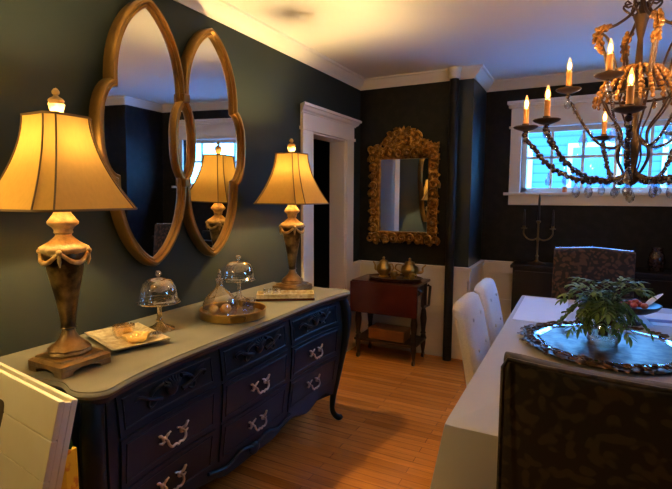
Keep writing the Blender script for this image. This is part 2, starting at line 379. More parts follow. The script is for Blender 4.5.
# heating pipe by the corner
t=thing('heating_pipe','dark painted heating pipe running floor to ceiling by the corner','pipe',(.905,YA-.085,0))
MB().lathe([(.038,.0),(.038,H-.001)],20).build('pipe','wallpaper',t)
MB().lathe([(.039,2.435),(.050,2.44),(.050,2.50),(.058,2.51),(.058,2.526),(.039,2.526)],20).build('ceiling_collar','white_paint',t)
# ------------------------------------------------------------------ sideboard
YC=1.77
half=[(.02,.868),(.20,.868),(.32,.868),(.40,.875),(.455,.884),(.50,.873),(.535,.860),(.58,.860),(.625,.880),(.645,.912),(.643,.945),(.632,.985),(.620,1.05),(.609,1.15),(.602,1.3),(.603,1.5),(.606,1.65)]
outl=half+[(.607,YC)]+[(x,2*YC-y) for x,y in half[::-1]]
outl=[(p.x,p.y) for p in smoothpts([(x,y,0) for x,y in outl],3)]
ys_=[.905,.985,1.05,1.15,1.3,1.5,1.77]; fs_=[.645,.632,.620,.609,.602,.603,.607]
def Ff(y):
    y=min(y,2*YC-y); return interp(y,ys_,fs_)
def bomb(z): return interp(z,[.18,.30,.45,.62,.74,.83],[-.045,-.030,-.012,.0,-.008,-.022])
def Fx(y,z): return Ff(y)-.022+bomb(z)
sb=thing('sideboard','long navy bombe sideboard with a taupe top standing along the left wall','sideboard',(0,0,0))
def inset(poly,d):
    k=len(poly); out=[]
    for i in range(k):
        a=Vector(poly[i-1]); b=Vector(poly[i]); c=Vector(poly[(i+1)%k]); t=(c-a).normalized(); out.append((max(b.x-t.y*d,.02),b.y+t.x*d))
    return out
tp=MB(); prof=[(.010,.832),(.004,.838),(0,.845),(.003,.852),(.008,.855),(.008,.858),(.014,.860)]
tp.loft([[(x,y,z) for x,y in inset(outl,d)] for d,z in prof]); tp.build('top','stone',sb,50)
MB().loft([[(x,y,z) for x,y in inset(outl,d)] for d,z in [(.014,.8322),(.014,.822),(.022,.815),(.022,.81)]]).build('top_moulding','navy',sb,50)
# body: cross-sections lofted upwards, with a scalloped apron
bd=MB(); NY=56; rings=[]
def apron(y):
    u=abs(y-YC)/.87; return .205+.035*math.cos(u*PI*5)*(.4+.6*u)-.035*math.exp(-(u/.14)**2)
def ring(z,bottom=False):
    e=.028-bomb(z)*.8; y0,y1=.862+e,2*YC-.862-e; r=[(.02,y0,z)]
    for k in range(NY+1):
        y=y0+.045+(y1-y0-.09)*k/NY; zz=apron(y) if bottom else z
        x=Fx(y,zz)-.012
        r.append((x,y,zz))
    r.append((.02,y1,z)); return r
rings=[ring(.20,True)]+[ring(z) for z in (.29,.36,.43,.50,.57,.64,.70,.76,.815)]
bd.loft(rings); bd.build('body','navy',sb,45)
def leg(cx,cy,dx,dy):
    pth=[(0.018,.82),(.048,.74),(.056,.66),(.043,.54),(.016,.40),(-.008,.28),(-.028,.17),(-.034,.09),(-.018,.045),(.012,.022),(.034,.030)]
    rad=[.034,.036,.036,.033,.029,.025,.020,.016,.018,.021,.012]
    P=[(cx+dx*o,cy+dy*o,z) for o,z in pth]; s=smoothpts([(*p,) for p in P],5)
    R=[interp(i/(len(s)-1)*(len(rad)-1),list(range(len(rad))),rad) for i in range(len(s))]
    return MB().tube(s,R,12)
q=.7071
for cx,cy,dx,dy in ((.563,.925,q,-q),(.563,2*YC-.925,q,q),(.075,.925,.2,-.8),(.075,2*YC-.925,.2,.8)):
    leg(cx,cy,dx,dy).build('leg','navy',sb,60)
def slab(y0,y1,z0,z1,off,thick,ny=12,nz=6):
    front=[];mb=MB();vs=[];fs=[]
    for o in (off,off-thick):
        for j in range(nz+1):
            for i in range(ny+1):
                y=y0+(y1-y0)*i/ny; z=z0+(z1-z0)*j/nz; vs.append((Fx(y,z)-.012+o,y,z))
    n=(nx:=ny+1)*(nz+1)
    for j in range(nz):
        for i in range(ny):
            a=j*nx+i; fs.append((a,a+1,a+nx+1,a+nx)); fs.append((n+a,n+a+nx,n+a+nx+1,n+a+1))
    bo=[i for i in range(nx)]+[j*nx+ny for j in range(1,nz+1)]+[nz*nx+i for i in range(ny-1,-1,-1)]+[j*nx for j in range(nz-1,0,-1)]
    for k in range(len(bo)):
        a,b=bo[k],bo[(k+1)%len(bo)]; fs.append((a,n+a,n+b,b))
    return mb.add(vs,fs)
def rim(mb,y0,y1,z0,z1,off,r):
    P=[]; n=10
    for i in range(n): P.append((y0+(y1-y0)*i/n,z0))
    for i in range(4): P.append((y1,z0+(z1-z0)*i/4))
    for i in range(n): P.append((y1+(y0-y1)*i/n,z1))
    for i in range(4): P.append((y0,z1+(z0-z1)*i/4))
    mb.tube([(Fx(y,z)-.012+off,y,z) for y,z in P],r,6,closed=True); return mb
def handle():
    mb=MB()
    for s in (-1,1):
        mb.ell((.004,s*.043,.0),.007,.013,.013,10,6)
        mb.tube(smoothpts([(.004,s*.045,.004),(.010,s*.056,.012),(.010,s*.066,.024),(.007,s*.073,.022)],4),[.006]*5+[.0055]*4+[.005]*3+[.004],6)
        mb.tube(smoothpts([(.004,s*.040,-.004),(.008,s*.058,-.010),(.007,s*.070,-.004)],4),[.0055]*5+[.004]*4,6)
        mb.tube(smoothpts([(.004,s*.040,.004),(.008,s*.028,.016),(.007,s*.016,.020)],4),[.005]*5+[.0035]*4,6)
        mb.tube([(.004,s*.043,0),(.022,s*.043,-.002)],.005,6)
    mb.tube(smoothpts([(.022,-.043,-.002),(.026,-.040,-.018),(.026,-.026,-.030),(.027,-.010,-.026),(.028,0,-.032),(.027,.010,-.026),(.026,.026,-.030),(.026,.040,-.018),(.022,.043,-.002)],5),.0048,8)
    return mb
def carving():
    """shell cabochon between two C-scrolls with trailing leaves"""
    mb=MB()
    mb.ell((.006,0,.006),.016,.030,.034,12,8)
    for k in range(-3,4):
        a=k*.36; mb.tube([(.012,0,-.01),(.016,math.sin(a)*.03,.012+math.cos(a)*.02),(.008,math.sin(a)*.052,.008+math.cos(a)*.042)],[.004,.008,.003],6)
    for s in (-1,1):
        P=[(.010,s*(.045+.012*t+.045*math.sin(t*.9)),.002+.034*math.cos(t*1.05)) for t in [k*.3 for k in range(14)]]
        mb.tube(P,[.009-.0004*k for k in range(14)],6)
        mb.tube(smoothpts([(.008,s*.05,-.018),(.014,s*.10,-.002),(.013,s*.145,.020),(.008,s*.175,.012),(.008,s*.165,-.004)],5),[.010-.0003*k for k in range(21)],6)
        mb.leaf((.008,s*.10,0),(0,s,.55),(1,0,0),.09,.034,.05)
        mb.leaf((.008,s*.08,-.01),(0,s,-.5),(1,0,0),.08,.03,.05)
    return mb
hp=None; cv=None
for y0,y1 in ((.985,1.475),(1.515,2.025),(2.065,2.555)):
    yc=(y0+y1)/2
    for z0,z1,kind in ((.66,.80,'c'),(.472,.648,'h'),(.285,.460,'h')):
        mb=slab(y0,y1,z0,z1,.007,.02); rim(mb,y0+.022,y1-.022,z0+.02,z1-.02,.007,.0035)
        dr=mb.build('drawer','navy',sb,40)
        zc=(z0+z1)/2+(.005 if kind=='c' else -.005); X=Fx(yc,zc)-.012+.007
        if kind=='h':
            if hp is None: hp=handle().build('handle','pull',dr,60); o=hp
            else: o=hp.copy(); C.objects.link(o); o.parent=dr
        else:
            if cv is None: cv=carving().build('carving','navy',dr,60); o=cv
            else: o=cv.copy(); C.objects.link(o); o.parent=dr
        o.location=(X,yc,zc)
# carved scroll along the apron centre
ap=MB(); 
for s in (-1,1):
    ap.tube(smoothpts([(Fx(YC,.22)+.0,YC,.235),(Fx(YC+s*.1,.22),YC+s*.10,.262),(Fx(YC+s*.2,.22),YC+s*.20,.235),(Fx(YC+s*.3,.22),YC+s*.32,.262)],6),.008,6)
ap.ell((Fx(YC,.22)-.004,YC,.225),.016,.04,.03,12,8); ap.build('apron_carving','navy',sb,60)

# ------------------------------------------------------------------ table lamps
ZT=.860
def make_lamp():
    t=thing('table_lamp','','lamp',(0,0,ZT),0,'pair of urn table lamps on the sideboard')
    # plinth with arched undersides
    mb=MB(); W=.092
    def sq(w,z,k=.006): return [(w,w-k,z),(w-k,w,z),(-w+k,w,z),(-w,w-k,z),(-w,-w+k,z),(-w+k,-w,z),(w-k,-w,z),(w,-w+k,z)]
    mb.loft([sq(W-.004,.018),sq(W,.022),sq(W,.036),sq(W-.008,.042),sq(W-.014,.044),sq(W-.016,.050)])
    for sx in (-1,1):
        for sy in (-1,1): mb.box(min(sx*W*.55,sx*(W-.002)),max(sx*W*.55,sx*(W-.002)),min(sy*W*.55,sy*(W-.002)),max(sy*W*.55,sy*(W-.002)),0,.024)
    for k in range(4):
        a=k*PI/2; pts=[]; 
        for i in range(9):
            u=-1+2*i/8; pts.append((u*W*.6,.019-.012*abs(u)**2.2))
        r0=[(x,-W+.003,z) for x,z in pts]+[(pts[-1][0],-W+.003,.024),(pts[0][0],-W+.003,.024)]
        r1=[(x,-W+.012,z) for x,y,z in r0]
        m2=MB().loft([r0,r1]); m2.mapv(lambda v,a=a:Matrix.Rotation(a,3,'Z')@v); mb.add(m2.v,m2.f)
    mb.build('plinth','lampgold',t,30)
    lobes=lambda th,r,z:.05*math.cos(8*th) if r>.045 and z<.075 else 0
    MB().lathe([(.0,.048),(.062,.048),(.066,.056),(.062,.064),(.066,.070),(.060,.078),(.044,.090),(.030,.106),(.022,.122),(.020,.134)],32,wob=lobes).build('foot','lampgold',t,50)
    MB().lathe([(.020,.134),(.026,.139),(.022,.145),(.024,.17),(.031,.22),(.042,.28),(.053,.335),(.061,.375),(.064,.398),(.058,.405),(0,.405)],28,wob=lambda th,r,z:.028*math.cos(6*th)*(1 if .16<z<.36 else 0)).build('urn','lampdark',t,50)
    MB().lathe([(0,.398),(.066,.398),(.074,.408),(.072,.418),(.062,.424),(.048,.434),(.034,.446),(.026,.454),(.024,.460),(.030,.466),(.028,.474),(.034,.484),(.047,.495),(.048,.503),(.040,.513),(.028,.530),(.022,.545),(.012,.548),(.009,.56),(0,.56)],28,
        wob=lambda th,r,z:.05*math.cos(14*th) if r>.06 else 0).build('neck','lampstone',t,50)
    gar=MB()
    for k in range(4):
        a0=k*PI/2+PI/4; P=[]
        for i in range(11):
            u=i/10; a=a0+u*PI/2; z=.404-.036*math.sin(PI*u); r=.0665+.004; P.append((r*math.cos(a),r*math.sin(a),z))
        gar.tube(P,[.005+.003*math.sin(PI*i/10)+.0012*(i%2) for i in range(11)],7)
        gar.ell((.074*math.cos(a0),.074*math.sin(a0),.404),.010,.010,.010,8,6)
        gar.tube([(.073*math.cos(a0),.073*math.sin(a0),.40),(.074*math.cos(a0),.074*math.sin(a0),.375),(.070*math.cos(a0),.070*math.sin(a0),.355)],[.006,.007,.002],6)
    gar.build('garland','lampstone',t,60)
    MB().tube([(0,0,.55),(0,0,.67)],.006,8).build('socket_stem','brass',t)
    MB().lathe([(0,.7155),(.012,.7155),(.024,.728),(.031,.745),(.031,.757),(.024,.773),(.012,.783),(0,.785)],16).build('bulb','bulb',t)
    MB().lathe([(0,.655),(.014,.655),(.016,.68),(.026,.708),(.027,.715),(0,.715)],18).build('bulb_base_baffle','lampstone',t,40)  # opaque base shaped to hold back the bulb's downward light
    hp_=smoothpts([(.0,-.018,.615),(0,-.05,.66),(0,-.055,.74),(0,-.03,.81),(0,0,.845),(0,.03,.81),(0,.055,.74),(0,.05,.66),(0,.018,.615)],5)
    MB().tube(hp_,.0022,6).build('harp','brass',t)
    # bell shade: square with cut corners
    def oct_(tt,grow=0):
        s=(1-tt)**1.75; w=.080+(.182-.080)*s+grow; k=.025+(.041-.025)*s; z=.545+.302*tt
        return [(w,-w+k,z),(w,w-k,z),(w-k,w,z),(-w+k,w,z),(-w,w-k,z),(-w,-w+k,z),(-w+k,-w,z),(w-k,-w,z)]
    sh=MB(); ts=[i/14 for i in range(15)]
    sh.loft([oct_(q_) for q_ in ts],False,False); so=sh.build('shade','shade',t,25)
    tr=MB()
    for j in range(8): tr.tube([oct_(q_,.001)[j] for q_ in ts],.0028,6)
    for q_ in (0,1): tr.tube(oct_(q_,.001),.0042,6,closed=True)
    tr.build('braid_trim','shade_trim',so,60)
    cr=MB()
    for a in range(4):
        o8=oct_(1)[a*2]; cr.tube([o8,(0,0,.845)],.002,5)
    cr.build('spider','brass',t)
    MB().lathe([(0,.845),(.014,.846),(.016,.852),(.013,.858),(.019,.864),(.024,.882),(.026,.888),(.022,.893),(.025,.899),(.020,.906),(.010,.912),(.006,.917),(.011,.922),(.012,.929),(.006,.938),(0,.941)],16).build('finial','lampstone',t,50)
    return t
lamp=make_lamp(); lamp.location=(.353,.99,ZT); lamp['label']='urn table lamp with ivory bell shade at the near end of the sideboard'
lamp2=dup(lamp,(.315,2.475,ZT),0,'urn lamp with ivory shade at the far end of the sideboard by the doorway')

# ------------------------------------------------------------------ twin mirror on the left wall
mz=1.74
mr=thing('twin_mirror','gold framed double mirror of two linked pointed panels on the left wall','mirror',(.047,1.8415,mz-.008))
mr.rotation_euler=(0,math.radians(.9),math.radians(1.7))
def vesica(h=.603,w=.198,zb=.205,bul=.076):
    n=16; right=[]; up=[]
    for i in range(n+1):
        u=math.sin(PI/2*(-1+2*i/n)); right.append((w+bul*(1-abs(u)**2.6)**.62,zb*u))
    for i in range(1,n+1):
        q=math.sin(PI/2*i/n)**1.0 if i<n else 1; q=i/n; q=1-(1-q)**1.5; up.append((w*(1-q**2.3)**.74,zb+(h-zb)*q))
    dn=[(x,-z) for x,z in up]
    rt=dn[::-1]+right+up          # bottom apex -> top apex on the +side
    lf=[(-x,z) for x,z in rt[1:-1]][::-1]
    return rt+lf
ves=vesica()
fp=[(-.020,-.026),(-.020,.014),(-.013,.024),(-.004,.020),(.004,.034),(.014,.034),(.022,.022),(.022,-.026)]
for yc,off,gx in ((-.2165,0,.006),(.2165,.0,.003)):
    MB().frame([(yc+y,z) for y,z in ves],fp,lambda a,b,dp,off=off:(dp+off,a,b)).build('frame','gold',mr,50)
    MB().loft([[(gx,yc+y,z) for y,z in ves],[(gx+.002,yc+y,z) for y,z in ves]]).build('mirror_glass','mirror',mr,0)
for z in (.214,-.214):
    MB().box(0,.043,-.023,.023,z-.022,z+.022).build('clasp','gold',mr,0,.006)

# ------------------------------------------------------------------ glassware on the sideboard
def dome_profile(r,h,rim=.006):
    p=[(r+rim,0),(r+rim,.006),(r,.010)]
    for i in range(9): 
        a=i/8*PI/2; p.append((r*math.cos(a)**.42 if i<8 else .008,.012+(h-.012)*(.30*i/8+.70*math.sin(a))))
    return p
def shell(prof,n=28,c=(0,0,0)):
    mb=MB(); rings=[[(c[0]+r*math.cos(t),c[1]+r*math.sin(t),c[2]+z) for t in [2*PI*k/n for k in range(n)]] for r,z in prof]
    return mb.loft(rings,False,False)
def pedestal_dome(label,loc,gl,scale=1.,stand_h=.10):
    t=thing('cake_stand_with_dome',label,'cake stand',loc,0)
    s=scale
    MB().lathe([(0,0),(.062*s,0),(.063*s,.006),(.050*s,.012),(.026*s,.024),(.013*s,.036),(.016*s,.046),(.010*s,.056),(.010*s,stand_h-.022),(.018*s,stand_h-.012),(.05*s,stand_h-.006),(.090*s,stand_h),(.092*s,stand_h+.006),(0,stand_h+.006)],28,
        wob=lambda th,r,z:.05*math.cos(12*th) if r>.045 and z<.02 else 0).build('stand',gl,t,50)
    dm=shell([(r*s,z+stand_h+.0065) for r,z in dome_profile(.080,.104)]).build('dome','glass',t,50)
    MB().lathe([(0,stand_h+.106),(.007,stand_h+.108),(.006,stand_h+.116),(.014,stand_h+.124),(.015,stand_h+.132),(.008,stand_h+.140),(0,stand_h+.141)],14).build('knob','glass',dm,60)
    return t
pedestal_dome('small domed glass cake stand with a gold foot behind the crinkled square tray','gold' and (.275,1.455,ZT),'amberglass',1.0,.124)
# round brass tray with its glass
tray=thing('round_tray','round brass gallery tray holding domed glassware in the middle of the sideboard','tray',(.40,1.80,ZT))
MB().lathe([(0,.0),(.150,0),(.158,.004),(.160,.036),(.163,.040),(.160,.043),(.155,.040),(.153,.010),(0,.008)],40).build('tray_body','brass',tray,40)
for a in (-.75,PI-.75):
    hh=MB().tube(smoothpts([(.162*math.cos(a+d_),.162*math.sin(a+d_),z) for d_,z in ((-.20,.012),(-.20,.032),(.20,.032),(.20,.012))],5),.004,6); hh.build('tray_handle','brass',tray,60)
t=thing('glass_cloche','tall bell glass cloche with a ring top on the round brass tray','cloche',(.350,1.762,ZT+.0085))
cp=shell([(.085,0),(.086,.005),(.082,.010),(.084,.035),(.081,.06),(.069,.088),(.048,.112),(.026,.130),(.018,.142),(.016,.16),(.017,.172)]).build('dome','glass',t,50)
rg=MB(); rg.lathe([(0,.168),(.019,.170),(.021,.176),(.016,.182),(0,.184)],14)
rg.tube([(.020*math.cos(a)*.8,-.020*math.cos(a)*.6,.203+.020*math.sin(a)) for a in [2*PI*k/14 for k in range(14)]],.0055,7,closed=True); rg.build('ring_knob','glass',cp,60)
# gold and crystal ornaments under and beside the cloche
k=0
for dx,dy,rr,mt,lb in ((-.025,-.02,.026,'goldleaf','crinkled gold ball under the tall cloche, nearest the wall'),(.022,.018,.028,'goldleaf','crinkled gold ball under the tall cloche, nearest the tray rim'),):
    o=MB().ell((0,0,rr),rr,rr,rr*.95,14,10); 
    o=o.build('ornament_ball',mt,None,60); o.location=(.350+dx,1.762+dy,ZT+.0085); tag(o,lb,'ornament','gold balls under the cloche')
def tumbler(label,loc,r,h,m):
    o=MB().lathe([(0,0),(r*.7,0),(r*.85,.006),(r,h*.5),(r*.92,h),(r*.87,h),(r*.93,h*.5),(r*.75,.010),(0,.010)],18,wob=lambda th,rr,z:.05*math.cos(9*th)).build('crystal_votive',m,None,50); o.location=loc
    return tag(o,label,'votive glass')
tumbler('faceted crystal votive on the brass tray in front of the domed cake stand',(.420,1.90,ZT+.0085),.034,.062,'crystal')
tumbler('short crystal votive on the brass tray between cloche and tray rim',(.467,1.835,ZT+.0085),.030,.048,'crystal')
tumbler('crystal votive at the back of the brass tray by the wall',(.335,1.89,ZT+.0085),.030,.055,'crystal')
pedestal_dome('tall domed glass cake stand behind the round brass tray','',  'glass') if False else pedestal_dome('tall domed glass cake stand standing behind the round brass tray',(.215,2.075,ZT),'glass',1.04,.122)
# crinkled square tray by the near lamp
t=thing('square_tray','square crinkled silver and gold tray beside the near lamp','tray',(.283,1.275,ZT),.0)
def quad(w,z): return [(w,-w,z),(w,w,z),(-w,w,z),(-w,-w,z)]
mb=MB(); mb.loft([quad(.085,0),quad(.090,.003),quad(.128,.022),quad(.130,.026),quad(.124,.026),quad(.088,.009),quad(.01,.009)])
mb.mapv(lambda v:Vector((v.x*1.22,v.y*.86,v.z))); mb.build('tray_body','mercury',t,20); t.rotation_euler=(0,0,-.32)
t=thing('gold_votive','short gold glass votive on the crinkled square tray, nearest the wall','votive glass',(.255,1.285,ZT+.0095))
MB().lathe([(0,0),(.030,0),(.036,.008),(.041,.03),(.043,.052),(.040,.052),(.037,.03),(.032,.012),(0,.012)],22,wob=lambda th,r,z:.03*math.cos(11*th)).build('cup','amberglass',t,50)
MB().lathe([(0,.012),(.030,.012),(.034,.030),(0,.031)],16).build('wax','goldleaf',t,50)
t=thing('leaf_dish','small gold leaf dish lying on the crinkled square tray, nearest the front','dish',(.342,1.275,ZT+.0095))
MB().lathe([(0,0),(.03,0),(.045,.012),(.050,.026),(.047,.027),(.03,.010),(0,.008)],24,wob=lambda th,r,z:.14*math.cos(5*th)*(r>.02)).build('dish','goldleaf',t,40)
mb=MB()
for kk in range(7): mb.ell((.022*math.cos(kk*.9),.022*math.sin(kk*.9),.016+.004*(kk%2)),.012,.012,.010,8,6)
mb.ell((0,0,.022),.014,.014,.012,8,6); mb.build('petals','goldleaf',t,60)
t=thing('crystal_cluster','pale crystal cluster at the corner of the crinkled square tray','ornament',(.385,1.335,ZT+.018))
mb=MB()
for kk in range(9):
    a=kk*2.4; r=.007*math.sqrt(kk); mb.ell((r*math.cos(a),r*math.sin(a),.012),.011,.011,.010,7,5)
mb.build('crystals','crystal',t,0)
# long gilded tray in front of the far lamp
t=thing('long_tray','long mirrored tray with gilded rim and dark base in front of the far lamp','tray',(.415,2.245,ZT),0)
ax=Vector((.55,.83,0)).normalized()
mb=MB(); mb.box(-.165,.165,-.055,.055,0,.014); mb.mapv(lambda v:Vector((v.x,v.y,v.z))); mb.build('base','mahogany',t,0,.003)
mb=MB(); mb.box(-.163,.163,-.053,.053,.0142,.020).box(-.163,.163,-.053,-.049,.020,.040).box(-.163,.163,.049,.053,.020,.040).box(-.163,-.159,-.049,.049,.020,.040).box(.159,.163,-.049,.049,.020,.040)
mb.build('gilded_rim','mercury',t,0,.0015)
t.rotation_euler=(0,0,math.atan2(.186,.289)*1.0)
for dx,lb in ((-.105,'small glass cup standing at the left end of the long mirrored tray'),(-.05,'small glass cup on the long mirrored tray, second from its left end')):
    p=Matrix.Rotation(math.atan2(.186,.289),3,'Z')@Vector((dx,.0,0))
    tumbler(lb,(.415+p.x,2.245+p.y,ZT+.0205),.024,.042,'crystal')
# ------------------------------------------------------------------ gilt mirror on the back wall
gm=thing('gilt_mirror','ornate carved gilt rococo mirror on the dark back wall above the tea cart','mirror',(.447,YA-.004,1.46))
GW,GH=.232,.332
MB().box(-GW-.012,GW+.012,-.012,-.008,-GH-.012,GH+.012).build('mirror_glass','mirror',gm,0)
fr=MB()
path=[(-GW,-GH),(GW,-GH),(GW,GH),(-GW,GH)]
fr.frame(path,[(0,.008),(0,.028),(.012,.034),(.024,.024),(.060,.028),(.085,.020),(.085,.0)],lambda a,b,dp:(a,-dp,b))
rnd=random.Random(3)
def scroll(cx,cz,size,ang,flip,turn=1.35):
    P=[];n=16
    for i in range(n):
        u=i/(n-1); a=ang+flip*u*turn*2*PI; r=size*(1-.78*u)
        P.append((cx+r*math.cos(a),-.036-.020*math.sin(PI*u)-.008*u,cz+r*math.sin(a)))
    fr.tube(P,[size*.30*(1-.5*i/(n-1))+.003 for i in range(n)],6)
def acanth(cx,cz,ang,L,W):
    fr.leaf((cx,-.030,cz),(math.cos(ang),-.35,math.sin(ang)),(0,-1,.0),L,W,.35,5,.004)
# sides, bottom, top band of scrolls
def run(p0,p1,n,out,s):
    for i in range(n):
        u=(i+.5)/n; x=p0[0]+(p1[0]-p0[0])*u; z=p0[1]+(p1[1]-p0[1])*u; jt=rnd.uniform(-.008,.008)
        scroll(x+out[0]*jt,z+out[1]*jt,s*rnd.uniform(.85,1.2),rnd.uniform(0,6.28),1 if i%2 else -1)
        aa=math.atan2(out[1],out[0])+rnd.uniform(-.9,.9)
        acanth(x+out[0]*.012,z+out[1]*.012,aa,s*1.15,s*1.0)
run((-GW-.055,-GH-.02),(-GW-.055,GH+.05),9,(-1,0),.040); run((GW+.055,-GH-.02),(GW+.055,GH+.05),9,(1,0),.040)
run((-GW-.06,-GH-.06),(GW+.06,-GH-.06),7,(0,-1),.042); run((-GW-.02,GH+.055),(GW+.02,GH+.055),6,(0,1),.042)
for s in (-1,1):
    for (x,z,sz) in ((.285,.40,.042),(.31,.43,.034),(.245,.43,.040),(.19,.455,.044),(.14,.485,.046),(.125,.53,.044),(.06,.56,.046),(.045,.50,.046),(.11,.455,.04),(.31,.33,.034),(.315,-.40,.038),(.25,-.415,.036),(.16,-.41,.034)):
        scroll(s*x,z,sz,rnd.uniform(0,6.28),s); acanth(s*x,z,rnd.uniform(.3,2.8),sz*1.3,sz)
poly=[(-.30,.30),(-.31,.40),(-.25,.40),(-.20,.43),(-.16,.48),(-.13,.54),(-.07,.575),(0,.585),(.07,.575),(.13,.54),(.16,.48),(.20,.43),(.25,.40),(.31,.40),(.30,.30),(.22,.335),(-.22,.335)]
fr.prism(poly,0,.022) if False else fr.loft([[(x,-.004,z) for x,z in poly],[(x,-.026,z) for x,z in poly]])
fr.ell((0,-.05,.535),.035,.03,.045,12,8)
for kk in range(7):
    a=PI*(kk+.5)/7; acanth(.02*math.cos(a),.55+.0*math.sin(a),a,.075,.032)
fr.build('carved_frame','gilt',gm,50)

# ------------------------------------------------------------------ mahogany tea cart
tc=thing('tea_cart','red mahogany drop-leaf tea cart against the back wall under the gilt mirror','tea cart',(0,0,0))
cx0,cx1,cy0,cy1,cz=.12,.735,3.745,4.115,.715
MB().box(cx0,cx1,cy0,cy1,cz-.022,cz).build('top','mahogany',tc,0,.006)
MB().box(cx0,cx1,cy0-.026,cy0-.006,.435,cz-.006).build('drop_leaf','mahogany',tc,0,.006)
MB().box(cx0+.04,cx1-.04,cy0+.02,cy1-.02,cz-.12,cz-.0225).build('apron','darkwood',tc,0,.003)
lg=lambda:MB().lathe([(0,.05),(.012,.05),(.018,.09),(.024,.13),(.024,.20),(.018,.215),(.026,.225),(.018,.24),(.022,.28),(.030,.36),(.022,.43),(.016,.45),(.027,.465),(.027,cz-.023),(0,cz-.023)],14)
for x in (cx0+.05,cx1-.045):
    for y in (cy0+.05,cy1-.045):
        o=lg().build('leg','darkwood',tc,50); o.location=(x,y,0)
        w_=MB(); w_.tube([(-.009,0,.025),(.009,0,.025)],.025,16); w_.tube([(0,0,.03),(0,0,.055)],.008,8)
        c_=w_.build('caster','darkwood',o,40)
MB().box(cx0+.02,cx1-.02,cy0+.025,cy1-.02,.165,.185).build('shelf','darkwood',tc,0,.004)
MB().tube([(cx1-.012,cy0+.05,cz-.05),(cx1+.012,cy0+.05,cz-.06),(cx1+.022,cy0+.08,cz-.20),(cx1+.014,cy1-.10,cz-.22),(cx1+.012,cy1-.05,cz-.06),(cx1-.012,cy1-.05,cz-.05)],.012,8).build('push_handle','darkwood',tc,50)
t=thing('wooden_box','honey coloured wooden box on the lower shelf of the tea cart','box',(.43,3.90,.1855))
MB().box(-.165,.165,-.095,.095,0,.075).build('body','boxwood',t,0,.004)
MB().box(-.168,.168,-.098,.098,.0755,.098).build('lid','boxwood',t,0,.004)
t=thing('serving_tray','dark oval serving tray on top of the tea cart','tray',(.46,3.95,cz+.0005))
MB().lathe([(0,0),(.150,0),(.168,.008),(.178,.020),(.174,.022),(.160,.010),(0,.006)],36).mapv(lambda v:Vector((v.x*1.42,v.y*.92,v.z))).build('tray_body','tarnish',t,40)
def pot(label,loc,s,rz):
    t=thing('brass_pot',label,'pot',loc,rz)
    MB().lathe([(0,0),(.040*s,0),(.042*s,.006),(.030*s,.014),(.030*s,.02),(.052*s,.045),(.060*s,.075),(.054*s,.105),(.038*s,.122),(.034*s,.130),(.037*s,.134),(0,.134)],24,wob=lambda th,r,z:.03*math.cos(10*th) if .03<z<.11 else 0).build('body','brass',t,50)
    MB().lathe([(0,.1345),(.036*s,.1345),(.030*s,.148),(.014*s,.158),(.007,.164),(.012,.172),(.010,.182),(0,.188)],20).build('lid','brass',t,50)
    MB().tube(smoothpts([(.050*s,0,.055),(.085*s,0,.065),(.088*s,0,.10),(.108*s,0,.128)],5),[.013]*5+[.010]*6+[.007]*5,8).build('spout','brass',t,50)
    MB().tube(smoothpts([(-.045*s,0,.115),(-.085*s,0,.125),(-.098*s,0,.085),(-.055*s,0,.05)],5),.0055,7).build('handle','brass',t,50)
    return t
pot('brass teapot on the left of the tea cart tray',(.335,3.98,cz+.007),1.15,PI*.9)
pot('taller brass coffee pot on the right of the tea cart tray',(.575,4.0,cz+.007),1.32,.15)
def cup(nm,label,loc,s,cat):
    t=thing(nm,label,cat,loc)
    MB().lathe([(0,0),(.022*s,0),(.023*s,.005),(.017*s,.010),(.030*s,.028),(.033*s,.050),(.030*s,.062),(.034*s,.066),(.030*s,.066),(.026*s,.05),(0,.03)],18).build('bowl','brass',t,50)
    MB().tube(smoothpts([(.030*s,0,.055),(.052*s,0,.052),(.048*s,0,.03),(.030*s,0,.028)],4),.0035,6).build('handle','brass',t,50)
cup('sugar_bowl','small brass sugar bowl between the two pots on the tea cart',(.452,3.93,cz+.007),1.0,'bowl')
cup('cream_jug','small brass cream jug at the right end of the tea cart tray',(.63,3.885,cz+.008),.9,'jug')

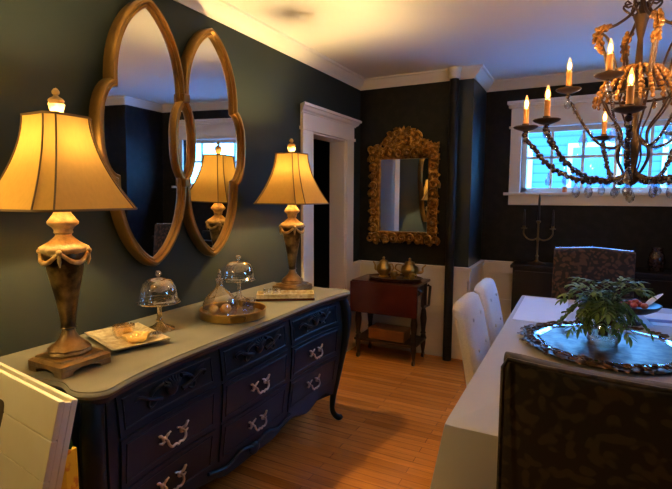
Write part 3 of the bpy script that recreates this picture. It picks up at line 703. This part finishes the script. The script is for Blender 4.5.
# ------------------------------------------------------------------ dining table and cloth
TX0,TX1,TY0,TY1=1.565,2.60,1.40,3.555; ZTT=.752
dt=thing('dining_table','dark wooden dining table hidden under the white tablecloth','table',(0,0,0))
MB().box(TX0+.006,TX1-.006,TY0+.006,TY1-.006,.712,.748).build('tabletop','darkwood',dt,0,.004)
MB().box(TX0+.10,TX1-.10,TY0+.12,TY1-.12,.64,.7115).build('apron','darkwood',dt,0)
for x in (TX0+.13,TX1-.13):
    for y in (TY0+.38,TY1-.11): 
        o=MB().lathe([(0,0),(.03,0),(.034,.02),(.026,.06),(.034,.30),(.045,.50),(.034,.53),(.045,.56),(.045,.64),(0,.64)],14).build('leg','darkwood',dt,50); o.location=(x,y,0)
def cloth():
    per=[];n=0
    r=.012; segs=[((TX0,TY0),(TX1,TY0)),((TX1,TY0),(TX1,TY1)),((TX1,TY1),(TX0,TY1)),((TX0,TY1),(TX0,TY0))]
    s=0
    for (a,b) in segs:
        L=math.hypot(b[0]-a[0],b[1]-a[1]); k=int(L/.03); nx,ny=(b[1]-a[1])/L,-(b[0]-a[0])/L
        for i in range(k+1):
            u=i/k; p=(a[0]+(b[0]-a[0])*u,a[1]+(b[1]-a[1])*u)
            dc=min(u,1-u)*L; 
            # outward normal blends at the corner
            bl=max(0,1-dc/.03)*.5; pn=None
            tx,ty=(b[0]-a[0])/L,(b[1]-a[1])/L; sg=-1 if u<.5 else 1
            ox,oy=nx+tx*sg*bl*2,ny+ty*sg*bl*2; q=math.hypot(ox,oy); per.append((p,(ox/q,oy/q),dc,s+u*L))
        s+=L
    rings=[]
    cxm,cym=(TX0+TX1)/2,(TY0+TY1)/2
    rings.append([(cxm+(p[0]-cxm)*.5,cym+(p[1]-cym)*.5,ZTT) for p,_,_,_ in per])
    rings.append([(p[0]-o[0]*.01,p[1]-o[1]*.01,ZTT) for p,o,_,_ in per])
    for k in range(0,9):
        t=k/8; row=[]
        for p,o,dc,ss in per:
            cf=math.exp(-(dc/.10)**2); drop=.20+.16*cf
            wave=.014*math.sin(ss*2*PI/.31+.6)*t
            out=.004+.022*t+.055*t*cf+wave*(1-.6*cf)
            row.append((p[0]+o[0]*out,p[1]+o[1]*out,ZTT-.004-drop*t))
        rings.append(row)
    return MB().loft(rings,True,False)
o=cloth().build('tablecloth','linen',None,60); tag(o,'white linen tablecloth draped over the long dining table','tablecloth')
sm=o.modifiers.new('thick','SOLIDIFY'); sm.thickness=.003; sm.offset=1

# place mats and cards
ZC=ZTT+.0034
def flat(name,label,cat,m,x0,x1,y0,y1,rz=0,h=.003,z=ZC):
    o=MB().box(-(x1-x0)/2,(x1-x0)/2,-(y1-y0)/2,(y1-y0)/2,0,h).build(name,m,None,0,.001); o.location=((x0+x1)/2,(y0+y1)/2,z); o.rotation_euler=(0,0,rz); return tag(o,label,cat)
flat('place_mat','pale rectangular place mat at the far left corner of the table','place mat','mat',1.585,1.86,2.80,3.50)
t=thing('greeting_card','pale card with a mauve band lying at the far right of the table','card',(2.40,3.17,ZC),.1)
MB().box(-.13,.13,-.13,.20,0,.002).build('sheet','mat',t,0); MB().box(-.13,.13,-.05,.02,.0021,.003).build('band','purple',t,0)

# ------------------------------------------------------------------ white chairs
def parsons(label,y0):
    t=thing('parsons_chair',label,'chair',(1.415,y0+.225,0),0,'white upholstered chairs along the left side of the table')
    W=.225
    # reclined back: profile in x-z, extruded over y with a soft crowned top
    mb=MB(); rings=[]
    def section(y):
        u=abs(y)/W; top=.905-.030*max(0,(u-.45)/.55)**2.2; ed=.018*max(0,(u-.8)/.2)**2
        P=[(.015,.40),(-.012,.55),(-.040,.70),(-.066,.82),(-.083,top-.035),(-.080,top-.010),(-.062,top),(-.040,top),(-.020,top-.012),(-.010,top-.035),(.010,.80),(.040,.66),(.064,.54),(.080,.43),(.080,.40)]
        cx=sum(p[0] for p in P)/len(P)
        return [(p[0]+(ed if i<6 else -ed),y,p[1]) for i,p in enumerate(P)]
    n=14
    for i in range(n+1): rings.append(section(-W+2*W*i/n))
    mb.loft(rings); mb.build('backrest','upholstery',t,60,.006)
    for (y,z,x) in ((-.1,.80,.012),(.1,.80,.012),(-.1,.64,.046),(.1,.64,.046)):
        b_=MB().ell((x,y,z),.007,.012,.012,10,6).build('tuft_button','upholstery',t,60)
    mb=MB().box(.015,.40,-W+.004,W-.004,.37,.475); mb.build('seat','upholstery',t,0,.02)
    for x in (.035,.365):
        for y in (-W+.03,W-.03): MB().prism([(x-.02,y-.02),(x+.02,y-.02),(x+.02,y+.02),(x-.02,y+.02)],0,.375).build('leg','darkwood',t,0,.003)
    return t
parsons('white upholstered chair at the left side of the table, nearer the camera',2.385)
parsons('white upholstered chair at the left side of the table, behind the nearer white one',2.935)

# ------------------------------------------------------------------ damask chairs at the table ends
def damask_chair(label,loc,rz,m,W,top,nails):
    t=thing('damask_chair',label,'chair',loc,rz)
    # local: front towards +y, back slab around y=0
    mb=MB(); rings=[]; n=14
    for i in range(n+1):
        x=-W+2*W*i/n; u=abs(x)/W; tp_=top+(.008*math.cos(PI*u)-.006*u if nails else -.020+.024*u**2.5); ed=.016*max(0,(u-.85)/.15)**2
        P=[(-.045,.36),(-.055,.60),(-.075,.85),(-.088,tp_-.03),(-.086,tp_-.010),(-.070,tp_),(-.028,tp_),(-.012,tp_-.012),(-.010,tp_-.04),(.010,.80),(.030,.55),(.038,.36)]
        rings.append([(x,p[0]+(ed if j<6 else -ed),p[1]) for j,p in enumerate(P)])
    mb.loft(rings); mb.build('backrest',m,t,60,.005)
    MB().box(-W+.01,W-.01,.0,.425,.34,.475).build('seat',m,t,0,.022)
    for x in (-W+.035,W-.035):
        for y in (-.01,.38): MB().prism([(x-.022,y-.022),(x+.022,y-.022),(x+.022,y+.022),(x-.022,y+.022)],0,.345).build('leg','blackwood',t,0,.003)
    if nails:
        mb=MB(); k=26; P=[(-W+.01+(2*W-.02)*i/(k*2),-.049,top+.005-.006*abs(-1+i/k)+.008*(math.cos(PI*abs(-1+i/k))-1)*.5) for i in range(k*2+1)]
        mb.tube(P,[.0075 if i%2 else .0045 for i in range(k*2+1)],8); mb.build('nailhead_trim','nail',t,60)
    else:
        mb=MB()
        mb.tube([(-W+.004,-.080,.45),(-W+.003,-.086,.8),(-W+.003,-.090,top-.02),(-W+.012,-.086,top-.002),(-W*.7,-.084,top-.010),(0,-.084,top-.018),(W*.7,-.084,top-.010),(W-.012,-.086,top-.002),(W-.003,-.090,top-.02),(W-.003,-.086,.8),(W-.004,-.080,.45)],.006,6); mb.build('piping',m,t,60)
    return t
damask_chair('dark damask dining chair in the foreground with its back to the camera',(2.068,1.235,0),0,'damask',.315,1.070,False)
damask_chair('dark wine damask dining chair at the far end of the table under the window',(2.0,3.83,0),PI,'damask_red',.26,1.080,True)

# ------------------------------------------------------------------ silver tray with its vase
t=thing('silver_tray','large round silver tray with a leaf-scroll border in the middle of the table','tray',(2.04,2.46,ZC))
sc=lambda th,r,z:.022*math.cos(10*th) if r>.24 else 0
MB().lathe([(0,.004),(.245,.004),(.262,.010),(.270,.0155),(.268,.008),(.262,.0),(0,0)],80,wob=sc).build('dish','silver',t,50)
MB().lathe([(.2685,.0145),(.285,.026),(.305,.031),(.318,.028),(.318,.022),(.29,.018),(.2685,.010)],80,wob=sc).build('rim','silver_rim',t,50)
mb=MB(); rr=random.Random(5)
mb.lathe([(.300,.012),(.345,.010),(.350,.018),(.30,.022)],60)
for k in range(64):
    a=2*PI*k/64+rr.uniform(-.03,.03); r=.335+rr.uniform(-.012,.02); s_=rr.uniform(.018,.030)
    c0=Vector((r*math.cos(a),r*math.sin(a),.026))
    P=[]
    for i in range(11):
        u=i/10; q_=a+rr.random()*.0+(1 if k%2 else -1)*u*7.5+1; P.append(c0+Vector((math.cos(q_),math.sin(q_),0))*s_*(1-.75*u)+Vector((0,0,.012*math.sin(PI*u))))
    mb.tube(P,[.0055-.0003*i for i in range(11)],6)
    mb.leaf(c0,(math.cos(a+rr.uniform(-.8,.8)),math.sin(a+rr.uniform(-.8,.8)),.25),(0,0,1),.05,.028,.3,4,.002)
mb.build('leaf_border','tarnish',t,60)
v=thing('glass_vase','clear glass vase of green foliage standing on the silver tray','vase',(2.02,2.44,ZC+.0045))
MB().lathe([(0,0),(.050,0),(.058,.006),(.066,.04),(.060,.085),(.045,.12),(.042,.15),(.050,.17),(.047,.17),(.039,.15),(.042,.12),(.056,.085),(.062,.04),(.052,.012),(0,.012)],28).build('vase_body','glass',v,50)
rr=random.Random(11)
st=MB(); fo=MB()
for k in range(60):
    a=rr.uniform(0,2*PI); out=rr.uniform(.03,.19); hgt=rr.uniform(.07,.33)-.45*max(0,out-.14); 
    p0=Vector((rr.uniform(-.02,.02),rr.uniform(-.02,.02),.06)); p3=Vector((out*math.cos(a),out*math.sin(a),max(hgt,.10)))
    p1=Vector((.02*math.cos(a),.02*math.sin(a),.17)); p2=(p1+p3)/2+Vector((0,0,.05))
    P=smoothpts([p0,p1,p2,p3],5); st.tube(P,.0016,5)
    for i in range(6,len(P)):
        for s in (-1,1):
            d_=(P[i]-P[i-1]).normalized(); sd=d_.cross(Vector((0,0,1))); sd=sd.normalized() if sd.length>.01 else Vector((1,0,0))
            dd=d_*.6+sd*s*rr.uniform(.6,1)+Vector((0,0,rr.uniform(-.4,.35)))
            fo.leaf(P[i],dd,(rr.uniform(-.3,.3),rr.uniform(-.3,.3),1),rr.uniform(.022,.045),rr.uniform(.010,.018),.25,4)
    fo.leaf(P[-1],(P[-1]-P[-2]),(0,0,1),.045,.018,.3,4)
# one long leaf reaching left over the place mat
P=smoothpts([Vector((0,0,.12)),Vector((-.05,.06,.19)),Vector((-.10,.16,.16)),Vector((-.13,.25,.10))],5); st.tube(P,.0016,5); fo.leaf(P[-1],(-.5,.75,-.2),(0,0,1),.10,.040,.1,5)
so=st.build('stems','stem',v,60); fo_=fo.build('foliage','leaf',v,60); fo_['kind']='stuff'
# pedestal bowl with sweets and napkins
b=thing('pedestal_bowl','dark footed bowl of red sweets and napkins behind the vase','bowl',(2.185,3.02,ZC))
MB().lathe([(0,0),(.045,0),(.048,.006),(.020,.014),(.012,.03),(.014,.05),(.070,.064),(.118,.090),(.134,.112),(.130,.114),(.108,.094),(.05,.076),(0,.072)],28).build('bowl','darkwood',b,50)
rr=random.Random(2)
for k,(x,y) in enumerate(((-.045,.01),(.0,-.03),(.028,.02),(-.01,.035),(.05,-.02),(.01,.0))):
    o=MB().ell((0,0,.016),.021,.018,.016,12,8).build('wrapped_sweet','red',None,60); o.location=(2.185+x,3.02+y,ZC+.086+(.022 if k==5 else .006)); o.rotation_euler=(0,0,k); tag(o,'red wrapped sweet heaped in the dark footed bowl','sweet','red sweets in the footed bowl')
nk=MB().leaf((0,0,0),(.6,.1,.5),(-.3,0,1),.12,.09,-.1,6,.003).build('folded_napkin','napkin',None,60); nk.location=(2.235,3.02,ZC+.092); tag(nk,'white folded napkin sticking up at the right of the dark footed bowl','napkin')
nk=MB().leaf((0,0,0),(-.6,-.2,.3),(.3,0,1),.11,.09,.2,6,.003).build('folded_napkin','napkin',None,60); nk.location=(2.15,2.99,ZC+.092); tag(nk,'white folded napkin at the left of the dark footed bowl','napkin')

# ------------------------------------------------------------------ alcove buffet and what stands on it
bf=thing('alcove_buffet','low black buffet cabinet under the alcove window','cabinet',(0,0,0))
bx0,bx1,by0,by1=1.37,2.86,4.40,4.715
MB().box(bx0,bx1,by0,by1,.825,.852).build('top','blackwood',bf,0,.004)
MB().box(bx0+.02,bx1-.02,by0+.02,by1,.09,.8245).build('body','blackwood',bf,0,.003)
for k in range(3):
    x0=bx0+.04+k*.475; dd=MB().box(x0,x0+.455,by0+.004,by0+.0195,.12,.80).build('cabinet_door','blackwood',bf,0,.003)
    MB().ell((x0+.42,by0-.004,.50),.012,.012,.012,10,6).build('knob','brass',dd,60)
for x in (bx0+.05,bx1-.05):
    for y in (by0+.05,by1-.05): MB().box(x-.025,x+.025,y-.025,y+.025,0,.0895).build('leg','blackwood',bf,0)
cd=thing('candelabra','brass three-branch candelabra with black tapers on the black buffet','candelabra',(1.575,4.56,.8525))
MB().lathe([(0,0),(.075,0),(.078,.006),(.060,.012),(.025,.022),(.012,.035),(.010,.06),(.016,.07),(.008,.085),(.008,.20),(.015,.215),(.008,.23),(.008,.36),(.018,.375),(.020,.385),(.010,.390),(0,.390)],20).build('column','bronze',cd,50)
for s in (-1,1):
    MB().tube(smoothpts([(0,0,.235),(s*.04,0,.215),(s*.085,0,.225),(s*.118,0,.265),(s*.118,0,.31)],6),.0065,8).build('arm','bronze',cd,50)
    MB().lathe([(0,.31),(.024,.314),(.026,.320),(.012,.322),(.013,.340),(0,.340)],16,(s*.118,0,0)).build('candle_cup','bronze',cd,50)
    MB().lathe([(0,.340),(.011,.340),(.009,.455),(.004,.485),(0,.487)],12,(s*.118,0,0)).build('taper_candle','taper',cd,50)
MB().lathe([(0,.390),(.011,.390),(.009,.585),(.004,.62),(0,.622)],12).build('taper_candle','taper',cd,50)
t=thing('black_box','low black lidded box on the buffet behind the far damask chair','box',(2.02,4.58,.8525))
MB().box(-.11,.11,-.08,.08,0,.085).build('body','blackwood',t,0,.003); MB().box(-.113,.113,-.083,.083,.0855,.105).build('lid','taper',t,0,.003)
t=thing('smoked_vase','grey smoked glass vase at the right of the black buffet','vase',(2.47,4.57,.8525))
MB().lathe([(0,0),(.05,0),(.055,.01),(.062,.08),(.050,.14),(.034,.17),(.042,.19),(.038,.19),(.030,.17),(.046,.14),(.056,.08),(.05,.014),(0,.012)],24).build('vase_body','smokebead',t,50)
t=thing('sill_votive','small orange votive candle standing on the window sill','votive candle',(1.765,YB-.03,1.4925))
MB().lathe([(0,0),(.018,0),(.022,.01),(.022,.05),(.019,.05),(.018,.012),(0,.012)],16).build('cup','orange',t,50); MB().lathe([(0,.0125),(.017,.0125),(.017,.038),(0,.04)],14).build('wax','napkin',t,50)

# ------------------------------------------------------------------ chandelier
HX,HY=2.085,2.37
ch=thing('chandelier','bronze candle chandelier draped with beads and crystal drops above the table','chandelier',(HX,HY,0))
MB().lathe([(0,1.50),(.012,1.502),(.022,1.512),(.034,1.53),(.036,1.545),(.022,1.56),(.014,1.58),(.018,1.62),(.030,1.66),(.022,1.70),(.012,1.74),(.016,1.80),(.026,1.86),(.014,1.90),(.011,1.97),(.026,1.985),(.014,2.0),(.010,2.10),(.024,2.17),(.032,2.19),(.018,2.21),(.010,2.24),(.008,2.28),(0,2.282)],20).build('centre_column','iron',ch,50)
MB().lathe([(0,H-.0005),(.065,H-.0005),(.062,H-.012),(.030,H-.03),(.010,H-.04),(0,H-.04)],24).build('ceiling_canopy','iron',ch,50)
cn=MB()
z=2.275; k=0
while z<H-.045:
    P=[]
    for i in range(12):
        a=2*PI*i/12; u,v_=.010*math.cos(a),.018*math.sin(a); P.append((u if k%2 else 0,0 if k%2 else u,z+.012+v_))
    cn.tube(P,.0028,6,closed=True); z+=.026; k+=1
cn.build('chain','iron',ch,60)
def arm(ang,R,z0,zp,lower=True):
    ca,sa=math.cos(ang),math.sin(ang)
    if lower: prof=[(.028,z0),(.09,z0-.022),(.18,z0-.022),(.27,z0+.004),(.345,z0+.058),(.395,z0+.115),(R,zp-.035),(R,zp)]
    else: prof=[(.022,z0),(.07,z0-.04),(.13,z0-.02),(.19,z0+.06),(R*.93,z0+.15),(R,zp-.03),(R,zp)]
    P=smoothpts([Vector((ca*r,sa*r,z)) for r,z in prof],5)
    a_=MB().tube(P,.0068 if lower else .0055,8).build('arm','iron',ch,60)
    c0=(ca*R,sa*R,zp)
    MB().lathe([(0,0),(.012,-.006),(.030,.000),(.046,.006),(.052,.012),(.050,.015),(.03,.009),(.014,.010),(.015,.026),(0,.026)],20,c0).build('drip_pan','iron',a_,50)
    MB().lathe([(0,.026),(.0115,.026),(.0115,.088),(.009,.090),(0,.090)],14,c0).build('candle_sleeve','candle',a_,50)
    MB().lathe([(0,.0895),(.007,.091),(.011,.104),(.0105,.116),(.006,.134),(.002,.147),(0,.148)],12,c0).build('flame_bulb','flame',a_,50)
    MB().lathe([(0,.098),(.0035,.102),(.004,.112),(.0025,.122),(0,.126)],8,c0).build('filament','filament',a_,50)
    return a_,P
rr=random.Random(4)
def beads(a_,P,n,r,m,name='bead_string'):
    mb=MB(); k=len(P)
    for i in range(n):
        u=.14+.80*i/(n-1); f_=u*(k-1); j=int(f_); q_=P[j].lerp(P[min(j+1,k-1)],f_-j)
        mb.ell((q_.x+rr.uniform(-.005,.005),q_.y+rr.uniform(-.005,.005),q_.z+rr.uniform(-.010,.006)),r,r,r*1.15,7,5)
    mb.build(name,m,a_,60)
drop_me=None
def drop(parent,x,y,z,s=1.):
    global drop_me
    if drop_me is None:
        drop_me=MB().lathe([(0,.0),(.010,-.006+.0),(.002,.0),(.0035,-.010),(.012,-.030),(.0165,-.046),(.013,-.060),(.005,-.068),(0,-.070)],10).build('crystal_drop','crystal',parent,0); o=drop_me
    else:
        o=drop_me.copy(); C.objects.link(o); o.parent=parent
    o.location=(x,y,z); o.scale=(s,s,s)
LOW=[103,143,196,222,263,303,340,20,62]
for dg in LOW:
    a=math.radians(dg)
    if dg==143: continue
    a_,P=arm(a,.432,1.545,1.742)
    beads(a_,P,44,.0095,'smokebead'); beads(a_,P,26,.0085,'crystal','crystal_string')
    for (r,zz,s_) in ((.215,1.522,1.0),(.33,1.56,.8),(.432,1.735,.7)):
        drop(ch,r*math.cos(a),r*math.sin(a),zz-.006,s_)
for dg in (185,244,304,4):
    a_,P=arm(math.radians(dg),.258,1.70,1.905,False)
    beads(a_,P,44,.0065,'crystal','crystal_string')
    a=math.radians(dg); drop(ch,.258*math.cos(a),.258*math.sin(a),1.895,.9); drop(ch,.19*math.cos(a),.19*math.sin(a),1.74,1.1)
drop(ch,0,0,1.502,1.1)
for k in range(5):
    a=k*1.256+.4; drop(ch,.11*math.cos(a),.11*math.sin(a),1.520,.9)
# bead skirt: a bell of amber beads on a ring
mb=MB(); mb.tube([(.145*math.cos(q_),.145*math.sin(q_),1.868) for q_ in [2*PI*k/28 for k in range(28)]],.006,6,closed=True)
mb.tube([(.045*math.cos(q_),.045*math.sin(q_),1.975) for q_ in [2*PI*k/18 for k in range(18)]],.006,6,closed=True)
for k in range(6):
    a=2*PI*k/6+.3; mb.tube([(r*math.cos(a),r*math.sin(a),z) for r,z in ((.012,1.975),(.045,1.975),(.085,1.955),(.125,1.91),(.145,1.868))],.004,6)
rg=mb.build('crown_ring','iron',ch,60)
mb=MB()
for k in range(24):
    a=2*PI*k/24
    for i in range(9):
        u=i/8; r=.048+.104*u**.8; z=1.985-.115*u**1.5+rr.uniform(-.003,.003); mb.ell((r*math.cos(a),r*math.sin(a),z),.0085,.0085,.0095,7,5)
    for i in range(2): mb.ell((.156*math.cos(a),.156*math.sin(a),1.858-.016*i),.008,.008,.009,7,5)
mb.build('bead_skirt','bead',rg,60)['kind']='stuff'
# volutes of the upper basket with bead-wrapped shoulders
for dg in (200,285,15,105):
    a=math.radians(dg); ca,sa=math.cos(a),math.sin(a)
    P=smoothpts([Vector((ca*r,sa*r,z)) for r,z in ((.13,1.875),(.115,1.94),(.128,2.02),(.150,2.09),(.150,2.135),(.118,2.150),(.085,2.165),(.04,2.20),(.014,2.245))],5)
    v_=MB().tube(P,[.006]*len(P),7).build('volute','iron',ch,60)
    P2=smoothpts([Vector((ca*r-sa*.02,sa*r+ca*.02,z)) for r,z in ((.13,1.875),(.095,1.95),(.108,2.03),(.135,2.10),(.16,2.12))],5); MB().tube(P2,.0045,6).build('volute','iron',ch,60)
    mb=MB()
    for i in range(90):
        u=rr.uniform(.30,.66); f_=u*(len(P)-1); j=int(f_); q_=P[j].lerp(P[j+1],f_-j); d_=rr.uniform(.004,.022)
        mb.ell((q_.x+ca*d_+rr.uniform(-.012,.012),q_.y+sa*d_+rr.uniform(-.012,.012),q_.z+rr.uniform(-.006,.010)),.0075,.0075,.0085,7,5)
    mb.build('bead_cluster','bead',v_,60)
for k in range(6):
    a=k*PI/3; ca,sa=math.cos(a),math.sin(a)
    P=[Vector((ca*(.012+.055*math.sin(u*2.1)),sa*(.012+.055*math.sin(u*2.1)),2.185+.075*u-.018*u*u*u)) for u in [i/9*1.25 for i in range(10)]]
    P+= [Vector((ca*(.048+.014*math.cos(q_)),sa*(.048+.014*math.cos(q_)),2.245+.014*math.sin(q_))) for q_ in (1.2,.4,-.5,-1.5,-2.4)]
    MB().tube(P,.0045,6).build('top_scroll','iron',ch,60)
for k in range(8):
    a=k*PI/4+.2; ca,sa=math.cos(a),math.sin(a)
    P=smoothpts([Vector((ca*r,sa*r,z)) for r,z in ((.03,1.55),(.06,1.62),(.05,1.72),(.10,1.80),(.135,1.872))],5); MB().tube(P,.0042,6).build('basket_rod','iron',ch,60)

# ------------------------------------------------------------------ crate leaning in the left foreground
cr=bpy.data.objects.new('slatted_crate',None); C.objects.link(cr)
tag(cr,'cream painted plank crate leaning at the near end of the sideboard','crate')
P1=Vector((.708,.726,.912)); L_=Vector((.258,.785,.912)); dn=Vector((-.012,-.044,-.184)).normalized()
xd=(P1-L_).normalized(); zd=-(dn-xd*dn.dot(xd)).normalized(); yd_=zd.cross(xd)
Mx=Matrix((xd,yd_,zd)).transposed().to_4x4(); Hc=.912/zd.z
base=P1-zd*Hc
Mx.translation=base; cr.matrix_world=Mx
cw=.58; th=.050
mb=MB()
npl=9; ph=Hc/npl
for k in range(npl): mb.box(-cw,0,0,.016,k*ph+.0015,(k+1)*ph-.0015)
mb.build('front_board','cream',cr,0,.002)
MB().box(-cw,0,th-.016,th,.02,Hc).build('back_board','cream',cr,0,.002)
MB().box(-.012,-.001,.0165,th-.0165,.02,Hc-.006).build('side_board','cream',cr,0,.001)
MB().box(-cw+.001,-cw+.012,.0165,th-.0165,.02,Hc-.006).build('side_board','cream',cr,0,.001)
mb=MB(); sl=[(-.325+.030*math.copysign(abs(math.cos(a))**.6,math.cos(a)),Hc-.120+.046*math.copysign(abs(math.sin(a))**.6,math.sin(a))) for a in [2*PI*k/20 for k in range(20)]]
mb.loft([[(x,-.0012,z) for x,z in sl],[(x,.001,z) for x,z in sl]]); mb.build('slot_shade_plate','slot_shade',cr,0)  # dark plate on the boards stands in for the shaded slot opening
# yellow paper bag behind it
t=thing('gift_bag','yellow patterned paper bag tucked between the crate and the sideboard','bag',(.632,.800,0),.1)
mb=MB(); mb.loft([[(-.10,-.02,0),(-.002,-.02,0),(-.002,.02,0),(-.10,.02,0)],[(-.10,-.02,.72),(-.002,-.02,.72),(-.002,.02,.72),(-.10,.02,.72)]]); mb.build('bag_body','yellow',t,0,.003)
mb=MB(); rr=random.Random(8)
for k in range(9): mb.leaf((rr.uniform(-.05,-.010),rr.uniform(-.012,.012),.715),(rr.uniform(-.3,.5),rr.uniform(-.2,.2),1),(0,1,0),.06,.045,.1,4)
mb.build('tissue','greentissue',t,60)

t=thing('added_fill_sconce','added unseen fill light shaped as a brass globe sconce on the left wall','sconce',(0,.20,1.45))  # out-of-view fill lamp, added to brighten the crate front
MB().lathe([(0,0),(.045,0),(.048,.006),(.02,.012),(0,.014)],20).mapv(lambda v:Vector((v.z,v.x,v.y))).build('back_plate','brass',t,50)
MB().tube(smoothpts([(.012,0,0),(.06,0,-.02),(.10,0,.0),(.10,0,.05)],5),.007,8).build('arm','brass',t,60)
MB().lathe([(0,.05),(.03,.052),(.034,.06),(.0,.062)],20,(.10,0,0)).build('cup','brass',t,50)
MB().lathe([(0,.0625),(.022,.063),(.036,.08),(.042,.10),(.036,.12),(.02,.135),(0,.139)],18,(.10,0,0)).build('globe','globe',t,60)

# ------------------------------------------------------------------ world, camera, colour
W=bpy.data.worlds.new('dusk'); bpy.context.scene.world=W; W.use_nodes=True; nt=W.node_tree
bg=nt.nodes['Background']; tcn=nt.nodes.new('ShaderNodeTexCoord'); sp=nt.nodes.new('ShaderNodeSeparateXYZ'); rp=nt.nodes.new('ShaderNodeValToRGB')
rp.color_ramp.elements[0].position=.0; rp.color_ramp.elements[0].color=(.10,.42,.95,1); rp.color_ramp.elements[1].position=.6; rp.color_ramp.elements[1].color=(.06,.30,.90,1)
nt.links.new(tcn.outputs['Generated'],sp.inputs[0]); nt.links.new(sp.outputs['Z'],rp.inputs['Fac']); nt.links.new(rp.outputs[0],bg.inputs['Color']); bg.inputs['Strength'].default_value=29.0

yaw,pitch,roll=.4765,.1016,.0032
cy,sy,cpp,spp=math.cos(yaw),math.sin(yaw),math.cos(pitch),math.sin(pitch)
fw=Vector((-sy*cpp,cy*cpp,-spp)); rt=Vector((cy,sy,0)); up=rt.cross(fw)
r2=rt*math.cos(roll)+up*math.sin(roll); u2=up*math.cos(roll)-rt*math.sin(roll)
cam=bpy.data.cameras.new('camera'); cam.sensor_width=36; cam.lens=472/672*36; cam.clip_start=.05
co=bpy.data.objects.new('camera',cam); C.objects.link(co)
m4=Matrix((r2,u2,-fw)).transposed().to_4x4(); m4.translation=(1.9,0,1.45); co.matrix_world=m4
S=bpy.context.scene; S.camera=co
S.view_settings.view_transform='Standard'; S.view_settings.look='None'; S.view_settings.gamma=1; S.view_settings.use_curve_mapping=False
S.view_settings.exposure=0.22
